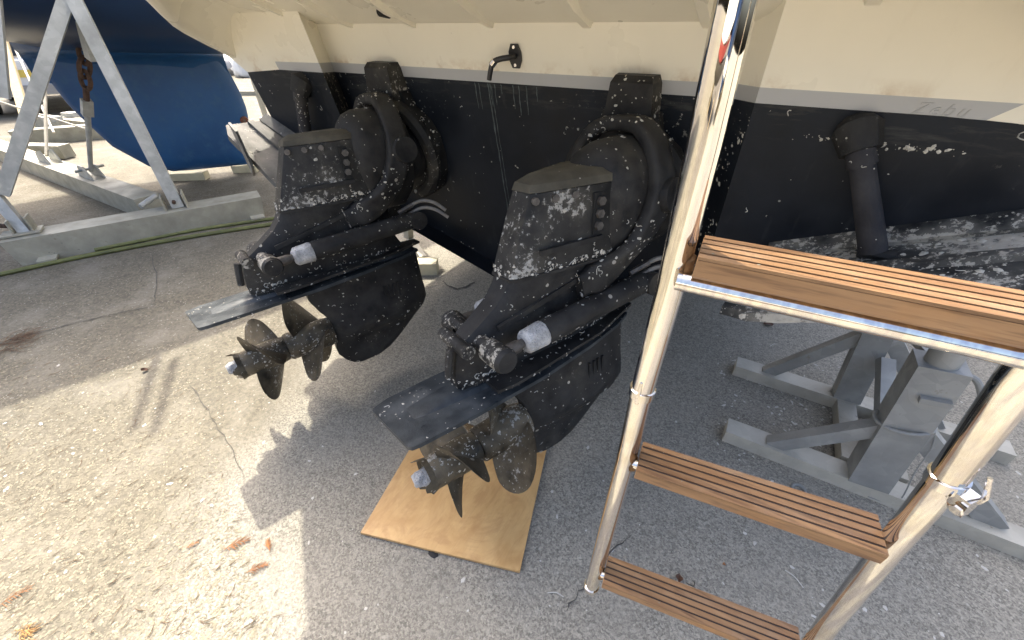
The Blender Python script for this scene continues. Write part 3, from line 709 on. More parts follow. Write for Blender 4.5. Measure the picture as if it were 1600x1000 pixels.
bm = B(); cyl(bm, P(.15, .835, .695), P(.212, .838, .70), .052, .047, 18); build('pivot_boss', bm, 'drive', fk, True, bevel=.008)
bm = B(); cyl(bm, P(-.16, .835, .695), P(-.195, .838, .70), .05, .045, 18); build('pivot_boss', bm, 'drive', fk, True, bevel=.008)
bm = B()
for k in range(0):
    t = random.uniform(-1.1, 1.1); p = P(.03 + .155 * math.sin(t), .80 - random.uniform(-.02, .035), .68 + .215 * math.cos(t)); s_ = random.uniform(.003, .009)
    top = bm.verts.new(p + P(0, -s_ * .5, s_ * .4)); n = 6; a0 = random.random(); rg = [bm.verts.new(p + P(s_ * math.cos(i * 6.283 / n + a0), s_ * .3, s_ * math.sin(i * 6.283 / n + a0)) * 1) for i in range(n)]
    for i in range(n): bm.faces.new((top, rg[i], rg[(i + 1) % n]))
bm.free()
# cavitation plate
half = [(-.050, .088), (-.046, .097), (.0, .112), (.15, .116), (.40, .112), (.62, .090), (.78, .062), (.87, .03)]
out = [(V0 + .006 + h, u) for u, h in half] + [(V0 + .006 - h, u) for u, h in reversed(half)]
out[0] = (V0 + .104, -.028); out[1] = (V0 + .114, -.020)
bm = B(); prism(bm, out, .012, lambda u, v, t: P(u, v, .238 + t)); cp = build('cavitation_plate', bm, 'plate', drive, True, bevel=.003)
bm = B(); loft(bm, [hsec(.249, .02, .86, .060), hsec(.262, .10, .85, .052)]); build('plate_spine', bm, 'plate', cp, True, bevel=.004)
bm = B(); prism(bm, [(V0 + .118, .24), (V0 + .126, .3), (V0 + .10, .66), (V0 + .04, .885), (V0 - .01, .885), (V0 - .07, .66), (V0 - .096, .3), (V0 - .088, .24)], .010, lambda u, v, t: P(u, v, .275 + t)); build('splash_plate', bm, 'drive', drive, True, bevel=.003)
# gear case and skeg
bm = B()
G = [(.240, .352, .865, .046), (.20, .350, .868, .048), (.16, .352, .868, .050), (.11, .372, .869, .052), (.075, .392, .870, .058), (.045, .400, .872, .066), (.0, .402, .870, .070), (-.035, .400, .850, .062), (-.060, .395, .825, .042), (-.09, .388, .788, .024), (-.13, .390, .735, .019), (-.17, .412, .680, .015), (-.20, .440, .63, .012), (-.216, .475, .58, .008)]
loft(bm, [hsec(a, b, c, d, .5, .30) for a, b, c, d in G]); build('gear_case', bm, 'drive', drive, True, ang=45)
# propellers
def blade(rad, chord, pitch, hand, skew, y0, r0=.05):
    rings = []; K = 14
    for k in range(K):
        t = 1 - (1 - k / (K - 1)) ** 1.6; r = r0 * .85 + (rad - r0 * .85) * t; c = chord * (.62 + .62 * t - .22 * t * t) * (1 if t < .55 else math.sqrt(max(0, 1 - ((t - .55) / .45) ** 2)))
        c = max(c, chord * .10); an = math.atan2(pitch, 2 * math.pi * r) * hand; sk = skew * t * t; th = .010 * (1 - .75 * t); row = []
        for s_, e in ((-.5, .12), (-.3, .8), (0, 1), (.3, .8), (.5, .12), (.3, -.8), (0, -1), (-.3, -.8)):
            cx_ = s_ * c + sk; h_ = th * e * .5
            a = (cx_ * math.cos(an) - h_ * math.sin(an)) / r; ax = cx_ * math.sin(an) + h_ * math.cos(an)
            row.append((r * math.sin(a), y0 + ax - .25 * max(0, r - r0), r * math.cos(a)))
        rings.append([P(*q) for q in row])
    return rings
def prop(name_hub, y0, y1, rh0, rh1, rad, chord, pitch, hand, phase, yb, skew):
    bm = B(); rings = []
    for t in (0, .04, .15, .5, .85, 1): rings.append(ring(P(V0, y0 + (y1 - y0) * t, 0), P(1, 0, 0), P(0, 0, 1), (rh0 + (rh1 - rh0) * t) * (.9 if t in (0, 1) else 1), n=20))
    loft(bm, rings); h = build('propeller', bm, 'prop', drive, True, ang=40)
    rr = blade(rad, chord, pitch, hand, skew, yb, min(rh0, rh1))
    for k in range(3):
        q = Matrix.Rotation(R(phase + 120 * k), 4, 'Y'); bm = B(); loft(bm, [[P(V0, 0, 0) + (q @ p) for p in r] for r in rr]); build('blade', bm, 'prop', h, True, ang=60)
    return h
fp = prop('front', .205, .395, .058, .067, .20, .26, .50, -1, 105, .31, .02)
rp = prop('rear', .03, .202, .052, .057, .192, .225, .52, 1, 168, .13, .02)
bm = B(); rings = []
for k in range(2):
    rr_ = []
    for i in range(24): rr_.append(P(V0 + (.052 + .006 * k) * math.cos(i * .2618), .04 - .02 * k - (.022 * k if i % 8 in (0, 1) else 0), (.052 + .006 * k) * math.sin(i * .2618)))
    rings.append(rr_)
loft(bm, rings, cap=False); build('hub_skirt', bm, 'prop', rp, True)
bm = B(); tube(bm, [P(V0, .045, 0), P(V0, .015, 0), P(V0 - .002, .0, .001), P(V0 - .002, -.014, 0)], [.03, .027, .026, .018], 9)
bmesh.ops.subdivide_edges(bm, edges=bm.edges[:], cuts=2, use_grid_fill=True)
for v_ in bm.verts: v_.co += P(*(mnoise.noise_vector(v_.co * 60) * .006 + mnoise.noise_vector(v_.co * 170) * .0025))
build('zinc_nut', bm, 'zinc', rp, True, ang=70)
# trim cylinders each side
for sg in (1, -1):
    xx = V0 + .115 * sg; xp = V0 + .105 * sg
    bm = B(); tube(bm, [P(xx, .405, .398), P(xx, .41, .398), P(xx, .425, .398), P(xx, .80, .408), P(xx, .835, .409), P(xx, .85, .409)], [.030, .036, .037, .037, .036, .026], 18); tc = build('trim_cylinder', bm, 'drive', drive, True)
    bm = B(); cyl(bm, P(xx - .045, .852, .408), P(xx + .040, .852, .408), .038, n=16); build('cylinder_eye', bm, 'drive', tc, True, bevel=.005)
    bm = B(); tube(bm, [P(xx, .338, .395), P(xx, .346, .395), P(xx, .40, .398), P(xx, .407, .398)], [.024, .034, .037, .036], 16)
    for v_ in bm.verts: v_.co += P(*(mnoise.noise_vector(v_.co * 60) * .004))
    build('zinc_anode', bm, 'zinc', tc, True, ang=25)
    bm = B(); tube(bm, [P(xx, .41, .398), P(xx, .33, .395), P(xx, .318, .394), P(xx, .27, .392)], [.013, .013, .018, .019], 12); build('ram_rod', bm, 'bolt', tc, True)
    bm = B(); cyl(bm, P(xp - .035 * sg, .255, .390), P(xp + .036 * sg, .258, .389), .033, .036, 18); pe = build('ram_eye', bm, 'zinc' if False else 'grease', tc, True, bevel=.003)
    bm = B(); cyl(bm, P(xp + .0362 * sg, .258, .389), P(xp + .050 * sg, .2585, .389), .036, .030, 18); build('pivot_cap', bm, 'drive', pe, True, bevel=.004)
# horn lug and pivot tube at the aft edge of the leg
bm = B(); cyl(bm, P(-.055, .195, .405), P(.085, .195, .405), .020, n=14); build('horn_lug', bm, 'grease', leg, True, bevel=.003)
bm = B(); cyl(bm, P(V0 - .10, .25, .41), P(V0 + .09, .25, .40), .022, n=12); build('pivot_pin', bm, 'grease', leg, True)
bm = B(); tube(bm, smoothpts([P(.03, .168, .40), P(.03, .158, .36), P(.03, .150, .318)], 4), [.012] * 9, 8); build('trailing_bead', bm, 'drive_chip', leg, True)
for dy, dz in ((0, 0), (.012, -.03)):
    bm = B(); tube(bm, smoothpts([P(.12, .82, .46 + dz), P(.15, .88, .485 + dz), P(.185, .925, .475 + dz), P(.21 + dy, .965, .435 + dz)], 6), .0075, 8); build('hydraulic_hose', bm, 'hose', drive, True)
    bm = B(); tube(bm, [P(.112, .79, .45 + dz), P(.135, .852, .474 + dz)], .010, 6); build('hose_union', bm, 'bolt', drive, True)
for o_ in list(drive.children):
    k_ = o_.name.split('.')[0]
    D_ = {'lower_leg': (1700, .0055), 'upper_housing': (2600, .008), 'bell_housing': (800, .006), 'steering_fork': (2200, .008), 'cavitation_plate': (900, .005), 'splash_plate': (1500, .006), 'gear_case': (700, .006), 'propeller': (3600, .006), 'trim_cylinder': (2600, .007)}.get(k_)
    if D_: crust(o_, D_[0], .0012, D_[1], .35, seed=3)
    if k_ == 'upper_housing': crust(o_, 16000, .0015, .0075, .15, zone=lambda p: p.z < .568, maxn=5000, seed=12)
    if k_ == 'lower_leg': crust(o_, 9000, .0015, .007, .2, zone=lambda p: p.z < .30, maxn=4000, seed=13)
d2 = copy_tree(drive); d2.matrix_world = drive_frame((-1.575, .446, .328), -19.0, 7.5); WM[d2.name] = d2.matrix_world.copy()
d2['label'] = 'black twin propeller sterndrive farther away, its plate tip catching the sun over bare asphalt'

# ================================================================== BOARDING LADDER
LADK = ((.40, .388, -.037, .445, .340), (.57, .392, -.038, .445, .317), (.92, .405, -.040, .436, .276), (1.06, .401, -.043, .428, .259), (1.26, .394, -.042, .408, .223), (1.9, .392, -.070, .40, .207))
def lad(z_, r):  # rail centre at height z: r 0 = port rail, 1 = starboard rail
    for p, q in zip(LADK, LADK[1:]):
        if z_ <= q[0] or q is LADK[-1]:
            t = (z_ - p[0]) / (q[0] - p[0]); k = (3, 1)[1 - r]; xk = (4, 2)[1 - r]
            return V(p[xk] + (q[xk] - p[xk]) * t, p[k] + (q[k] - p[k]) * t, z_)
ladder = thing('boarding_ladder', 'stainless steel swim ladder with slatted teak treads hanging in the foreground', 'ladder', (.1, .38, .46))
RT = .0145
for r in (0, 1):
    bm = B(); zt = 1.062 if r else 1.052
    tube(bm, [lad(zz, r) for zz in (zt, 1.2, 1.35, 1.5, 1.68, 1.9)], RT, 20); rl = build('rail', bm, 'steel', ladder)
    bm = B(); zl = .478 if r == 0 else .45
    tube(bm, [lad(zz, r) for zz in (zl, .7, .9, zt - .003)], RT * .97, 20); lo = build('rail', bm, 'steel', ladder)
    bm = B(); tube(bm, [lad(zl - .012, r), lad(zl - .008, r), lad(zl + .006, r)], [RT * .7, RT * 1.05, RT * 1.1], 16); build('foot_cap', bm, 'black_plastic' if False else 'steel', lo)
    c = lad(zt, r); bm = B(); a = lad(zt + .02, r) - c; a.normalize()
    tube(bm, [c - a * .010, c - a * .009, c + a * .004, c + a * .005], [RT, RT * 1.13, RT * 1.13, RT], 20); hj = build('hinge_collar', bm, 'steel', lo)
    if r == 0:
        bm = B(); q_ = c + V(-.1, -.99, 0) * RT; tube(bm, [q_ - a * .014, q_ + a * .004, q_ + a * .024], [.0026, .0028, .0018], 8); build('latch_lever', bm, 'steel', hj); continue
    sd = V(.75, -.66, 0) if r else V(-.35, -.94, 0)
    tn = a.cross(sd).normalized(); k = RT * 1.0
    bm = B(); prism(bm, [(-.018, -.005), (-.018, .005), (-.006, .009), (.010, .008), (.010, -.008), (-.006, -.009)], (.014 if r else .006), lambda u, v, t: c - a * .012 + a * u + tn * v + sd * (k * .8 + t)); build('hinge_lug', bm, 'steel', hj, bevel=.001)
    bm = B(); cyl(bm, c - a * .016 + sd * (k * .8 + .010) - tn * .011, c - a * .016 + sd * (k * .8 + .010) - tn * .014, .0055, n=6); build('hinge_bolt', bm, 'steel', hj, bevel=.0008)
    bm = B(); p0 = c - a * .012 + sd * (k + (.010 if r else .003)) + tn * (.008 if r else .0); tube(bm, [p0, p0 + a * .012 + sd * .002, p0 + a * .036 - sd * .004], [.0026, .0028, .0020], 8); build('latch_lever', bm, 'steel', hj)
# treads
def tread(z_, over):
    l = lad(z_, 0); r = lad(z_, 1) + V(0, 0, over); ex = (r - l).normalized(); ey = V(0, 0, 1).cross(ex).normalized(); ez = V(0, 0, 1)
    L = (r - l).length; x0 = RT * .9 + .004; x1 = L - RT * .9 - .004
    yo = .0; dep = .056; th = .024
    def pt(x, y, z2): return l + ex * x + ey * (y - dep * .5 + yo) + ez * z2
    bm = B(); n = 5; gap = .0031
    # body with nosing
    prof = [(.0, .004), (.004, 0), (dep - .004, 0), (dep, .004), (dep, th - .0035), (0, th - .0035)]
    loft(bm, [[pt(x, y, z2) for y, z2 in prof] for x in (x0, x1)]); t = build('step', bm, 'teak_side', ladder, bevel=.0012)
    bm = B(); loft(bm, [[pt(x, q, z2) for q, z2 in ((.002, th - .0036), (dep - .002, th - .0036), (dep - .002, th - .0014), (.002, th - .0014))] for x in (x0 + .001, x1 - .001)]); build('caulking', bm, 'caulk', t)
    ws = [.0080, .0083, .0083, .0083, .0080]; y = 0.0
    for wq in ws:
        bm = B(); a, b = y, y + wq; y = b + gap
        loft(bm, [[pt(x, q, z2) for q, z2 in ((a, th - .003), (b, th - .003), (b, th), (a, th))] for x in (x0 + .0005, x1 - .0005)])
        build('slat', bm, 'teak', t, bevel=.0012)
    bm = B()
    for k in range(9):
        c = pt(random.uniform(x0, x1), random.uniform(.004, dep - .004), th + .0001); q = random.choice((.0004, .0006, .0009)); n_ = 5; tp = bm.verts.new(c + V(0, 0, q * .6)); el = random.uniform(.6, 2.2)
        rg = [bm.verts.new(c + ex * (q * el * math.cos(6.283 * i / n_)) + ey * (q * math.sin(6.283 * i / n_))) for i in range(n_)]
        for i in range(n_): bm.faces.new((tp, rg[i], rg[(i + 1) % n_]))
    build('grit', bm, 'stone', t, kind='stuff')
    return l, r, ex, ey, pt, x0, x1, dep
for zz, ov in ((1.238, .002), (.898, .016), (.548, .018)):
    l, r, ex, ey, pt, x0, x1, dep = tread(zz, ov)
    if zz > 1.1:
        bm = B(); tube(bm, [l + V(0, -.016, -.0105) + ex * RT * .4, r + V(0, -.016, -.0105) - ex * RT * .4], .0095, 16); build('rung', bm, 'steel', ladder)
    else:
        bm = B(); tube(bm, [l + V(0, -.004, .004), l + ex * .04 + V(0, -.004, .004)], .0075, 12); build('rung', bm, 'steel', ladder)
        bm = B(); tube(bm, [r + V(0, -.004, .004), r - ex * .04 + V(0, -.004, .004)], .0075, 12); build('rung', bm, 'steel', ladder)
    for q, sgn in ((l, 1), (r, -1)):
        bm = B(); tube(bm, [q + ex * sgn * (RT * .6), q + ex * sgn * (RT * 1.05 + .001)], [.014, .011], 12); build('weld_bead', bm, 'weld', ladder)

# ================================================================== PLYWOOD
pc = [g2(565, 836), g2(812, 897), g2(857, 690), g2(644, 703)]
bm = B(); zc = .010
rz_ = []
for zz in (.006, .018): rz_.append([V(x, y, zz + (.006 if i == 3 else 0)) for i, (x, y) in enumerate(pc)])
loft(bm, rz_); single('plywood_sheet', bm, 'ply', 'square of golden plywood lying on the asphalt under the near propeller', 'plywood', bevel=.001)

# ================================================================== STEEL BOAT STAND (right)
st = thing('boat_stand', 'grey steel hull stand with two inclined posts on dusty box feet, behind the ladder', 'boat stand', (.7, 1.66, 0))
def boxbeam(p0, p1, wd, ht, mat, name, parent, bev=.004, up=V(0, 0, 1), label=None):
    bm = B(); beam(bm, p0, p1, wd, ht, up); return build(name, bm, mat, parent, bevel=bev, label=label)
boxbeam((.215, 1.435, .03), (1.20, 1.435, .03), .085, .06, 'stand_foot', 'foot_rail', st)
boxbeam((.20, 1.895, .03), (1.22, 1.895, .03), .085, .06, 'stand_foot', 'foot_rail', st)
for x in (.66, .80):
    boxbeam((x, 1.50, .033), (x, 1.85, .033), .07, .055, 'stand_foot', 'cross_tie', st)
p0, p1 = V(.70, 1.435, .06), V(.645, 1.43, .62)
boxbeam(p0, p1, .118, .095, 'stand', 'post', st, up=V(0, 1, 0))
q0, q1 = V(.66, 1.895, .06), V(.605, 1.90, .56)
boxbeam(q0, q1, .10, .08, 'stand', 'post', st, up=V(0, 1, 0))
boxbeam((.38, 1.43, .05), (.655, 1.43, .34), .05, .045, 'stand', 'brace', st, .003, V(0, 1, 0))
boxbeam((.335, 1.895, .05), (.60, 1.895, .40), .05, .04, 'stand', 'brace', st, .003, V(0, 1, 0))
boxbeam((1.06, 1.455, .05), (.735, 1.455, .33), .07, .05, 'stand', 'brace', st, .003, V(0, 1, 0))
boxbeam((.98, 1.895, .05), (.68, 1.895, .40), .06, .05, 'stand', 'brace', st, .003, V(0, 1, 0))
boxbeam(q1 + V(.0, -.05, -.02), p1 + V(0, .05, -.02), .04, .02, 'stand', 'top_tie', st, .002)
boxbeam(q0.lerp(q1, .55) + V(.05, -.06, 0), V(.74, 1.52, .10), .05, .04, 'stand', 'brace', st, .003)
bm = B(); d = (p1 - p0).normalized(); cyl(bm, p1 - d * .06, p1 + d * .16, .040, n=20); scr = build('screw_tube', bm, 'stand', st, bevel=.002)
bm = B(); cyl(bm, p1 + d * .15, p1 + d * .21, .055, .06, n=16); build('pad', bm, 'wood_block', scr)
bm = B(); cyl(bm, q1 - d * .02, q1 + d * .24, .035, n=16); build('screw_tube', bm, 'stand', st)
bm = B(); tube(bm, smoothpts([p1 + V(.05, -.02, -.01), p1 + V(.075, -.03, -.01), p1 + V(.10, -.04, -.04), p1 + V(.135, -.05, -.10)], 4), .009, 10); build('turning_handle', bm, 'stand', scr)
boxbeam(p0.lerp(p1, .80) + V(-.02, -.058, 0), p0.lerp(p1, .80) + V(.05, -.058, .012), .018, .02, 'stand', 'stop_lug', st, .002)
bm = B(); c = p0.lerp(p1, .55); hoop = [c + V(.072 * math.cos(a), .062 * math.sin(a), .02 * math.cos(a)) for a in [R(k) for k in range(150, 420, 18)]]
tube(bm, hoop, .006, 8); build('wire_hoop', bm, 'stand', st)
bm = B(); tube(bm, smoothpts([c + V(.075, .01, .02), c + V(.10, -.01, -.06), c + V(.105, -.03, -.17), V(.80, 1.40, .03), V(.72, 1.39, .012)], 6), .0022, 6); build('thin_wire', bm, 'stand', st)
# timber wedge under the post
boxbeam((.79, 1.55, .06), (.73, 1.72, .10), .05, .06, 'wood_block', 'timber_wedge', st, .003)

# ================================================================== BLUE SAILING YACHT on its cradle
DD = V(.407, .914, 0); NN = V(.914, -.407, 0)
def S(s, t, zz): return V(-5.5, 2.4, 0) + DD * s + NN * t + V(0, 0, zz)
yacht = thing('sailing_yacht', 'dark blue sailing yacht with a deep curved fin keel standing on blocks', 'boat', S(0, 0, .1))
def ysec(s):
    k = max(0.0, min(1.0, (s + 5.5) / 8.2)); bw = 1.68 * math.sin(math.pi * min(1, max(.0, (k * .86 + .06)))) ** .55
    bot = 1.215 - .04 * s if s < .6 else 1.19 + .10 * (s - .6)
    if s < -.7: bot += min(.9, .2 * (-.7 - s))
    top = 2.62
    prof = [(0, bot), (.25, bot + .02), (.55, bot + .09), (.78, bot + .26), (.92, bot + .56), (.985, bot + .92), (1.0, top)]
    return [S(s, -bw * a, zz) for a, zz in reversed(prof)] + [S(s, bw * a, zz) for a, zz in prof[1:]]
ss = [-5.4, -4.6, -3.6, -2.6, -1.8, -1.2, -.8, -.4, 0, .4, .8, 1.3, 1.9, 2.5]
bm = B(); rvs = loft(bm, [ysec(s) for s in ss], cap=False, closed=False)
bm.faces.new(rvs[-1]); bm.faces.new(rvs[0][::-1])
for a, b in zip(rvs, rvs[1:]): bm.faces.new((a[0], a[-1], b[-1], b[0]))
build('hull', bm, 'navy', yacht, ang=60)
KPL = [(-1.09, 1.36), (-1.068, 1.242), (-1.014, 1.134), (-.975, 1.022), (-.945, .834), (-.895, .684), (-.793, .433), (-.587, .202)]
KP = KPL + [(-.40, .118), (-.2, .105), (.0, .097), (.2, .088), (.335, .082), (.36, .10), (.40, .22), (.455, .38), (.505, .54), (.525, .68), (.52, .82), (.49, 1.0), (.45, 1.14), (.42, 1.25), (.40, 1.34)]
bm = B(); ctr = (-.22, .85)
lay = []
for t, k in ((-.052, .80), (-.04, .93), (-.012, .992), (0, 1.0), (.012, .992), (.04, .93), (.052, .80)):
    lay.append([S(ctr[0] + (s - ctr[0]) * k, t * (1.0 + .6 * (zz > 1)), (ctr[1] + (zz - ctr[1]) * (k if zz < 1.1 else 1))) for s, zz in KP])
loft(bm, lay); build('keel', bm, 'blue', yacht, ang=70)
# garboard: keel flaring into the canoe body
bm = B(); rg = []
for k in range(11):
    u = k / 10; s0 = -1.06 + 1.535 * u; ends = .35 + .65 * min(1, 6 * u, 6 * (1 - u)); zc_ = 1.235 - .075 * u
    prof = [(.05, -.22), (.062, -.12), (.085, -.055), (.13, -.012), (.22, .018), (.36, .045), (.40, .12)]
    rg.append([S(s0, -t * ends, zc_ + z_) for t, z_ in reversed(prof)] + [S(s0, t * ends, zc_ + z_) for t, z_ in prof])
loft(bm, rg); build('keel_root', bm, 'blue', yacht, ang=60)
for x_, y_ in ((-4.03, 1.43), (-3.93, 1.47)):
    bm = B(); tube(bm, [(x_, y_, 2.5), (x_, y_, 3.2)], .022, 8); build('stanchion', bm, 'galv', yacht)
bm = B(); cyl(bm, S(.458, .030, .562), S(.458, .058, .562), .046, .040, 20); bz = build('bronze_fitting', bm, 'bronze', yacht, bevel=.006)
bm = B(); cyl(bm, S(.458, .058, .562), S(.458, .063, .562), .012, n=10); build('screw', bm, 'bolt', bz)
for (a, b) in ((g2(262, 283), g2(322, 281)), (g2(365, 270), g2(402, 269))):
    pa = V(*a, .04); pb = V(*b, .04); dv = (pb - pa).normalized(); nv = V(-dv.y, dv.x, 0)
    bm = B(); beam(bm, pa + nv * .05, pb + nv * .05, .12, .08); single('timber_block', bm, 'blockmat', 'squared timber block under the forward foot of the blue keel' if a[0] < -5.5 else 'squared timber block under the after foot of the blue keel', 'block', 'timber blocks under the blue keel', bevel=.006)

crad = thing('boat_cradle', 'galvanised A-frame cradle holding up the dark blue yacht, beside the green hose', 'cradle', S(-.5, 1.2, 0))
def trap(p0, p1, wd, ht, slant, mat, name, parent):
    bm = B(); d = (p1 - p0).normalized(); a = d.cross(V(0, 0, 1)).normalized(); u = V(0, 0, 1)
    r0 = [p0 + a * (sx * wd / 2) + u * zz - d * (slant if zz else 0) for sx, zz in ((-1, 0), (1, 0), (1, ht), (-1, ht))]
    r1 = [p1 + a * (sx * wd / 2) + u * zz + d * (slant if zz else 0) for sx, zz in ((-1, 0), (1, 0), (1, ht), (-1, ht))]
    loft(bm, [r0, r1]); return build(name, bm, mat, parent, bevel=.006)
nb = trap(S(-1.40, 1.64, 0), S(.23, 1.64, 0), .22, .19, .025, 'beam', 'near_beam', crad)
for s_ in (-1.24, .17):
    bm = B(); boxp(bm, S(s_, 1.79, .035), (.11, .11, .012), math.atan2(DD.y, DD.x), None); build('foot_tab', bm, 'beam', nb, bevel=.002)
bm = B(); boxp(bm, S(-1.32, 1.62, .203), (.22, .14, .012), math.atan2(DD.y, DD.x)); build('base_plate', bm, 'beam', nb)
bm = B(); tube(bm, [S(-1.50, 1.45, .24), S(-1.40, 1.52, .235)], [.02, .016], 8); build('rusty_pin', bm, 'rust', nb)
cb = trap(V(-9.4, 1.38, 0), V(-4.72, 1.40, 0), .2, .185, 0, 'beam', 'cross_beam', crad)
boxbeam(S(-.36, 1.62, .19), S(-.378, 1.44, 1.95), .085, .09, 'galv', 'leg', crad, .008, NN)
boxbeam(S(-.40, 1.47, 1.60), S(-1.31, 1.50, .455), .075, .07, 'galv', 'leg', crad, .008, NN)
boxbeam(S(-1.30, 1.62, .19), S(-1.36, 1.49, .50), .065, .065, 'galv', 'strut', crad, .005, NN)
boxbeam(S(-.40, 1.42, 1.45), S(-.46, 1.32, 1.24), .05, .06, 'galv', 'gusset', crad, .004)
for ds, ht in ((-.075, .11), (.075, .12)):
    bm = B(); boxp(bm, S(-.37 + ds, 1.62, .19 + ht / 2), (.012, .15, ht), math.atan2(DD.y, DD.x)); build('lug_plate', bm, 'beam', crad, bevel=.002)
    bm = B(); boxp(bm, S(-1.30 + ds * .7, 1.61, .19 + ht / 2), (.01, .11, ht), math.atan2(DD.y, DD.x)); build('lug_plate', bm, 'beam', crad, bevel=.002)
bm = B(); cyl(bm, S(-.37, 1.70, .25), S(-.37, 1.52, .25), .014, n=8); build('pin', bm, 'rust', crad)
bm = B(); tube(bm, [S(-.62, 1.46, .20), S(-.50, 1.36, .24)], .022, 10); build('toggle_bar', bm, 'galv', crad)
boxbeam(S(-.70, 1.42, 1.75), S(-1.00, 1.50, 1.05), .075, .07, 'galv', 'leg', crad, .007, NN)
# chain and turnbuckle
ct = V(-5.16, 1.64, 1.28); cf = V(-5.88, 1.41, .22)
def at_(t): return ct.lerp(cf, t)
cd = (cf - ct).normalized(); ca, cbv = basis(cd)
def link(t, ln, wd, r, turn):
    bm = B(); a = ca if turn else cbv; c = at_(t); pts = []
    for k in range(17):
        an = 2 * math.pi * k / 16; ex_ = math.cos(an); ey_ = math.sin(an)
        pts.append(c + cd * (ln * ex_ * (1 if abs(ex_) < .7 else 1)) + a * (wd * ey_))
    tube(bm, pts, r, 8); return build('chain_link', bm, 'rust', crad)
for i, t in enumerate((.03, .12, .21)): link(t, .085 if i != 1 else .095, .045, .017, i % 2)
bm = B(); cyl(bm, at_(.26), at_(.40), .022, n=10); build('chain_hook', bm, 'rust', crad)
bm = B(); beam(bm, at_(.36), at_(.48), .075, .05, V(1, 0, 0)); build('shackle', bm, 'galv', crad, bevel=.008)
bm = B(); cyl(bm, at_(.46), at_(.98), .023, .018, n=10); build('threaded_rod', bm, 'galv', crad)
for dy in (-.05, .05):
    bm = B(); prism(bm, [(-.17, 0), (.17, 0), (.08, .12), (-.05, .12)], .012, lambda u, v, t: V(-5.88 + u, 1.40 + dy + t, .186 + v)); build('chain_plate', bm, 'galv', crad, bevel=.002)
bm = B(); cyl(bm, (-5.88, 1.30, .26), (-5.88, 1.54, .27), .014, n=8); build('pin', bm, 'galv', crad)
for dy in (-.05, .05):
    bm = B(); prism(bm, [(-.20, 0), (.17, 0), (.08, .14), (-.12, .10)], .012, lambda u, v, t: V(-7.0 + u, 1.40 + dy + t, .186 + v)); build('chain_plate', bm, 'galv', crad, bevel=.002)
bm = B(); cyl(bm, (-7.0, 1.40, .25), (-7.9, 2.1, 1.15), .016, n=8); build('threaded_rod', bm, 'stand_foot', crad)
# stub beam lying behind the cross beam
bm = B(); beam(bm, V(*g2(10, 245), .09), V(*g2(112, 247), .09), .16, .16); single('loose_beam', bm, 'beam', 'short beige timber lying across behind the cradle cross beam', 'beam', bevel=.01)

# second cradle further back, left
cr2 = thing('boat_cradle', 'pale steel cradle farther back at the left, partly hidden behind the front frame', 'cradle', V(-9.6, 2.6, 0))
trap(V(*g2(35, 226), 0), V(*g2(178, 214), 0), .2, .2, .03, 'beam', 'near_beam', cr2)
trap(V(*g2(60, 196), 0), V(*g2(150, 207), 0), .18, .18, .0, 'beam', 'cross_beam', cr2)
pA = V(*g2(60, 222), .2); pB = V(*g2(5, 205), 1.75)
boxbeam(pA, V(-12.6, 3.05, 1.75), .11, .09, 'wood_block', 'leg', cr2, .006)
boxbeam(V(-8.4, .75, 2.3), V(-8.75, .95, .12), .11, .09, 'stand_foot', 'leg', cr2, .006)
bm = B(); cyl(bm, V(-12.0, 2.9, 1.4), V(-8.9, 2.0, .2), .016, n=8); build('tie_rod', bm, 'stand_foot', cr2)
bm = B(); cyl(bm, V(-11.2, 1.3, .95), V(-8.8, 2.35, .2), .014, n=8); build('tie_rod', bm, 'stand_foot', cr2)
for q in ((95, 208), (124, 200)):
    x, y = g2(*q); bm = B(); boxp(bm, (x, y, .22), (.22, .16, .06), .4); build('lug_plate', bm, 'galv', cr2, bevel=.01)

# green hose along the cradle foot (two runs)
def hose(pts, r, label):
    bm = B(); P_ = smoothpts([V(*g2(x, y), r) for x, y in pts], 8); tube(bm, P_, r, 8)
    single('garden_hose', bm, 'rope', label, 'hose', 'green hoses along the cradle')
hose([(-90, 448), (0, 432), (120, 406), (240, 383), (340, 366), (432, 352), (520, 340)], .016, 'thick olive green hose lying on the asphalt, nearer run in front of the cradle beam')
hose([(150, 393), (215, 380), (300, 363), (370, 352), (432, 343), (520, 330)], .014, 'olive green hose close against the cradle beam, farther of the two runs')

# port side stand bar and block glimpsed under the hull
x, y = g2(668, 428)
bm = B(); boxp(bm, (x - .02, y + .02, .045), (.16, .10, .09), .55); single('wooden_block', bm, 'blockmat', 'small pale wooden block in the sun under the hull, right of the far drive', 'block', bevel=.004)
ps = thing('prop_stand', 'pale steel prop under the port side of the hull behind the far drive', 'boat stand', (-2.0, 2.05, 0))
boxbeam(V(*g2(662, 408), .02), V(*g2(640, 372), .02), .05, .04, 'beam', 'foot_rail', ps, .003)
boxbeam(V(*g2(640, 378), .04), V(-2.25, 2.25, .80), .06, .05, 'beam', 'post', ps, .003)

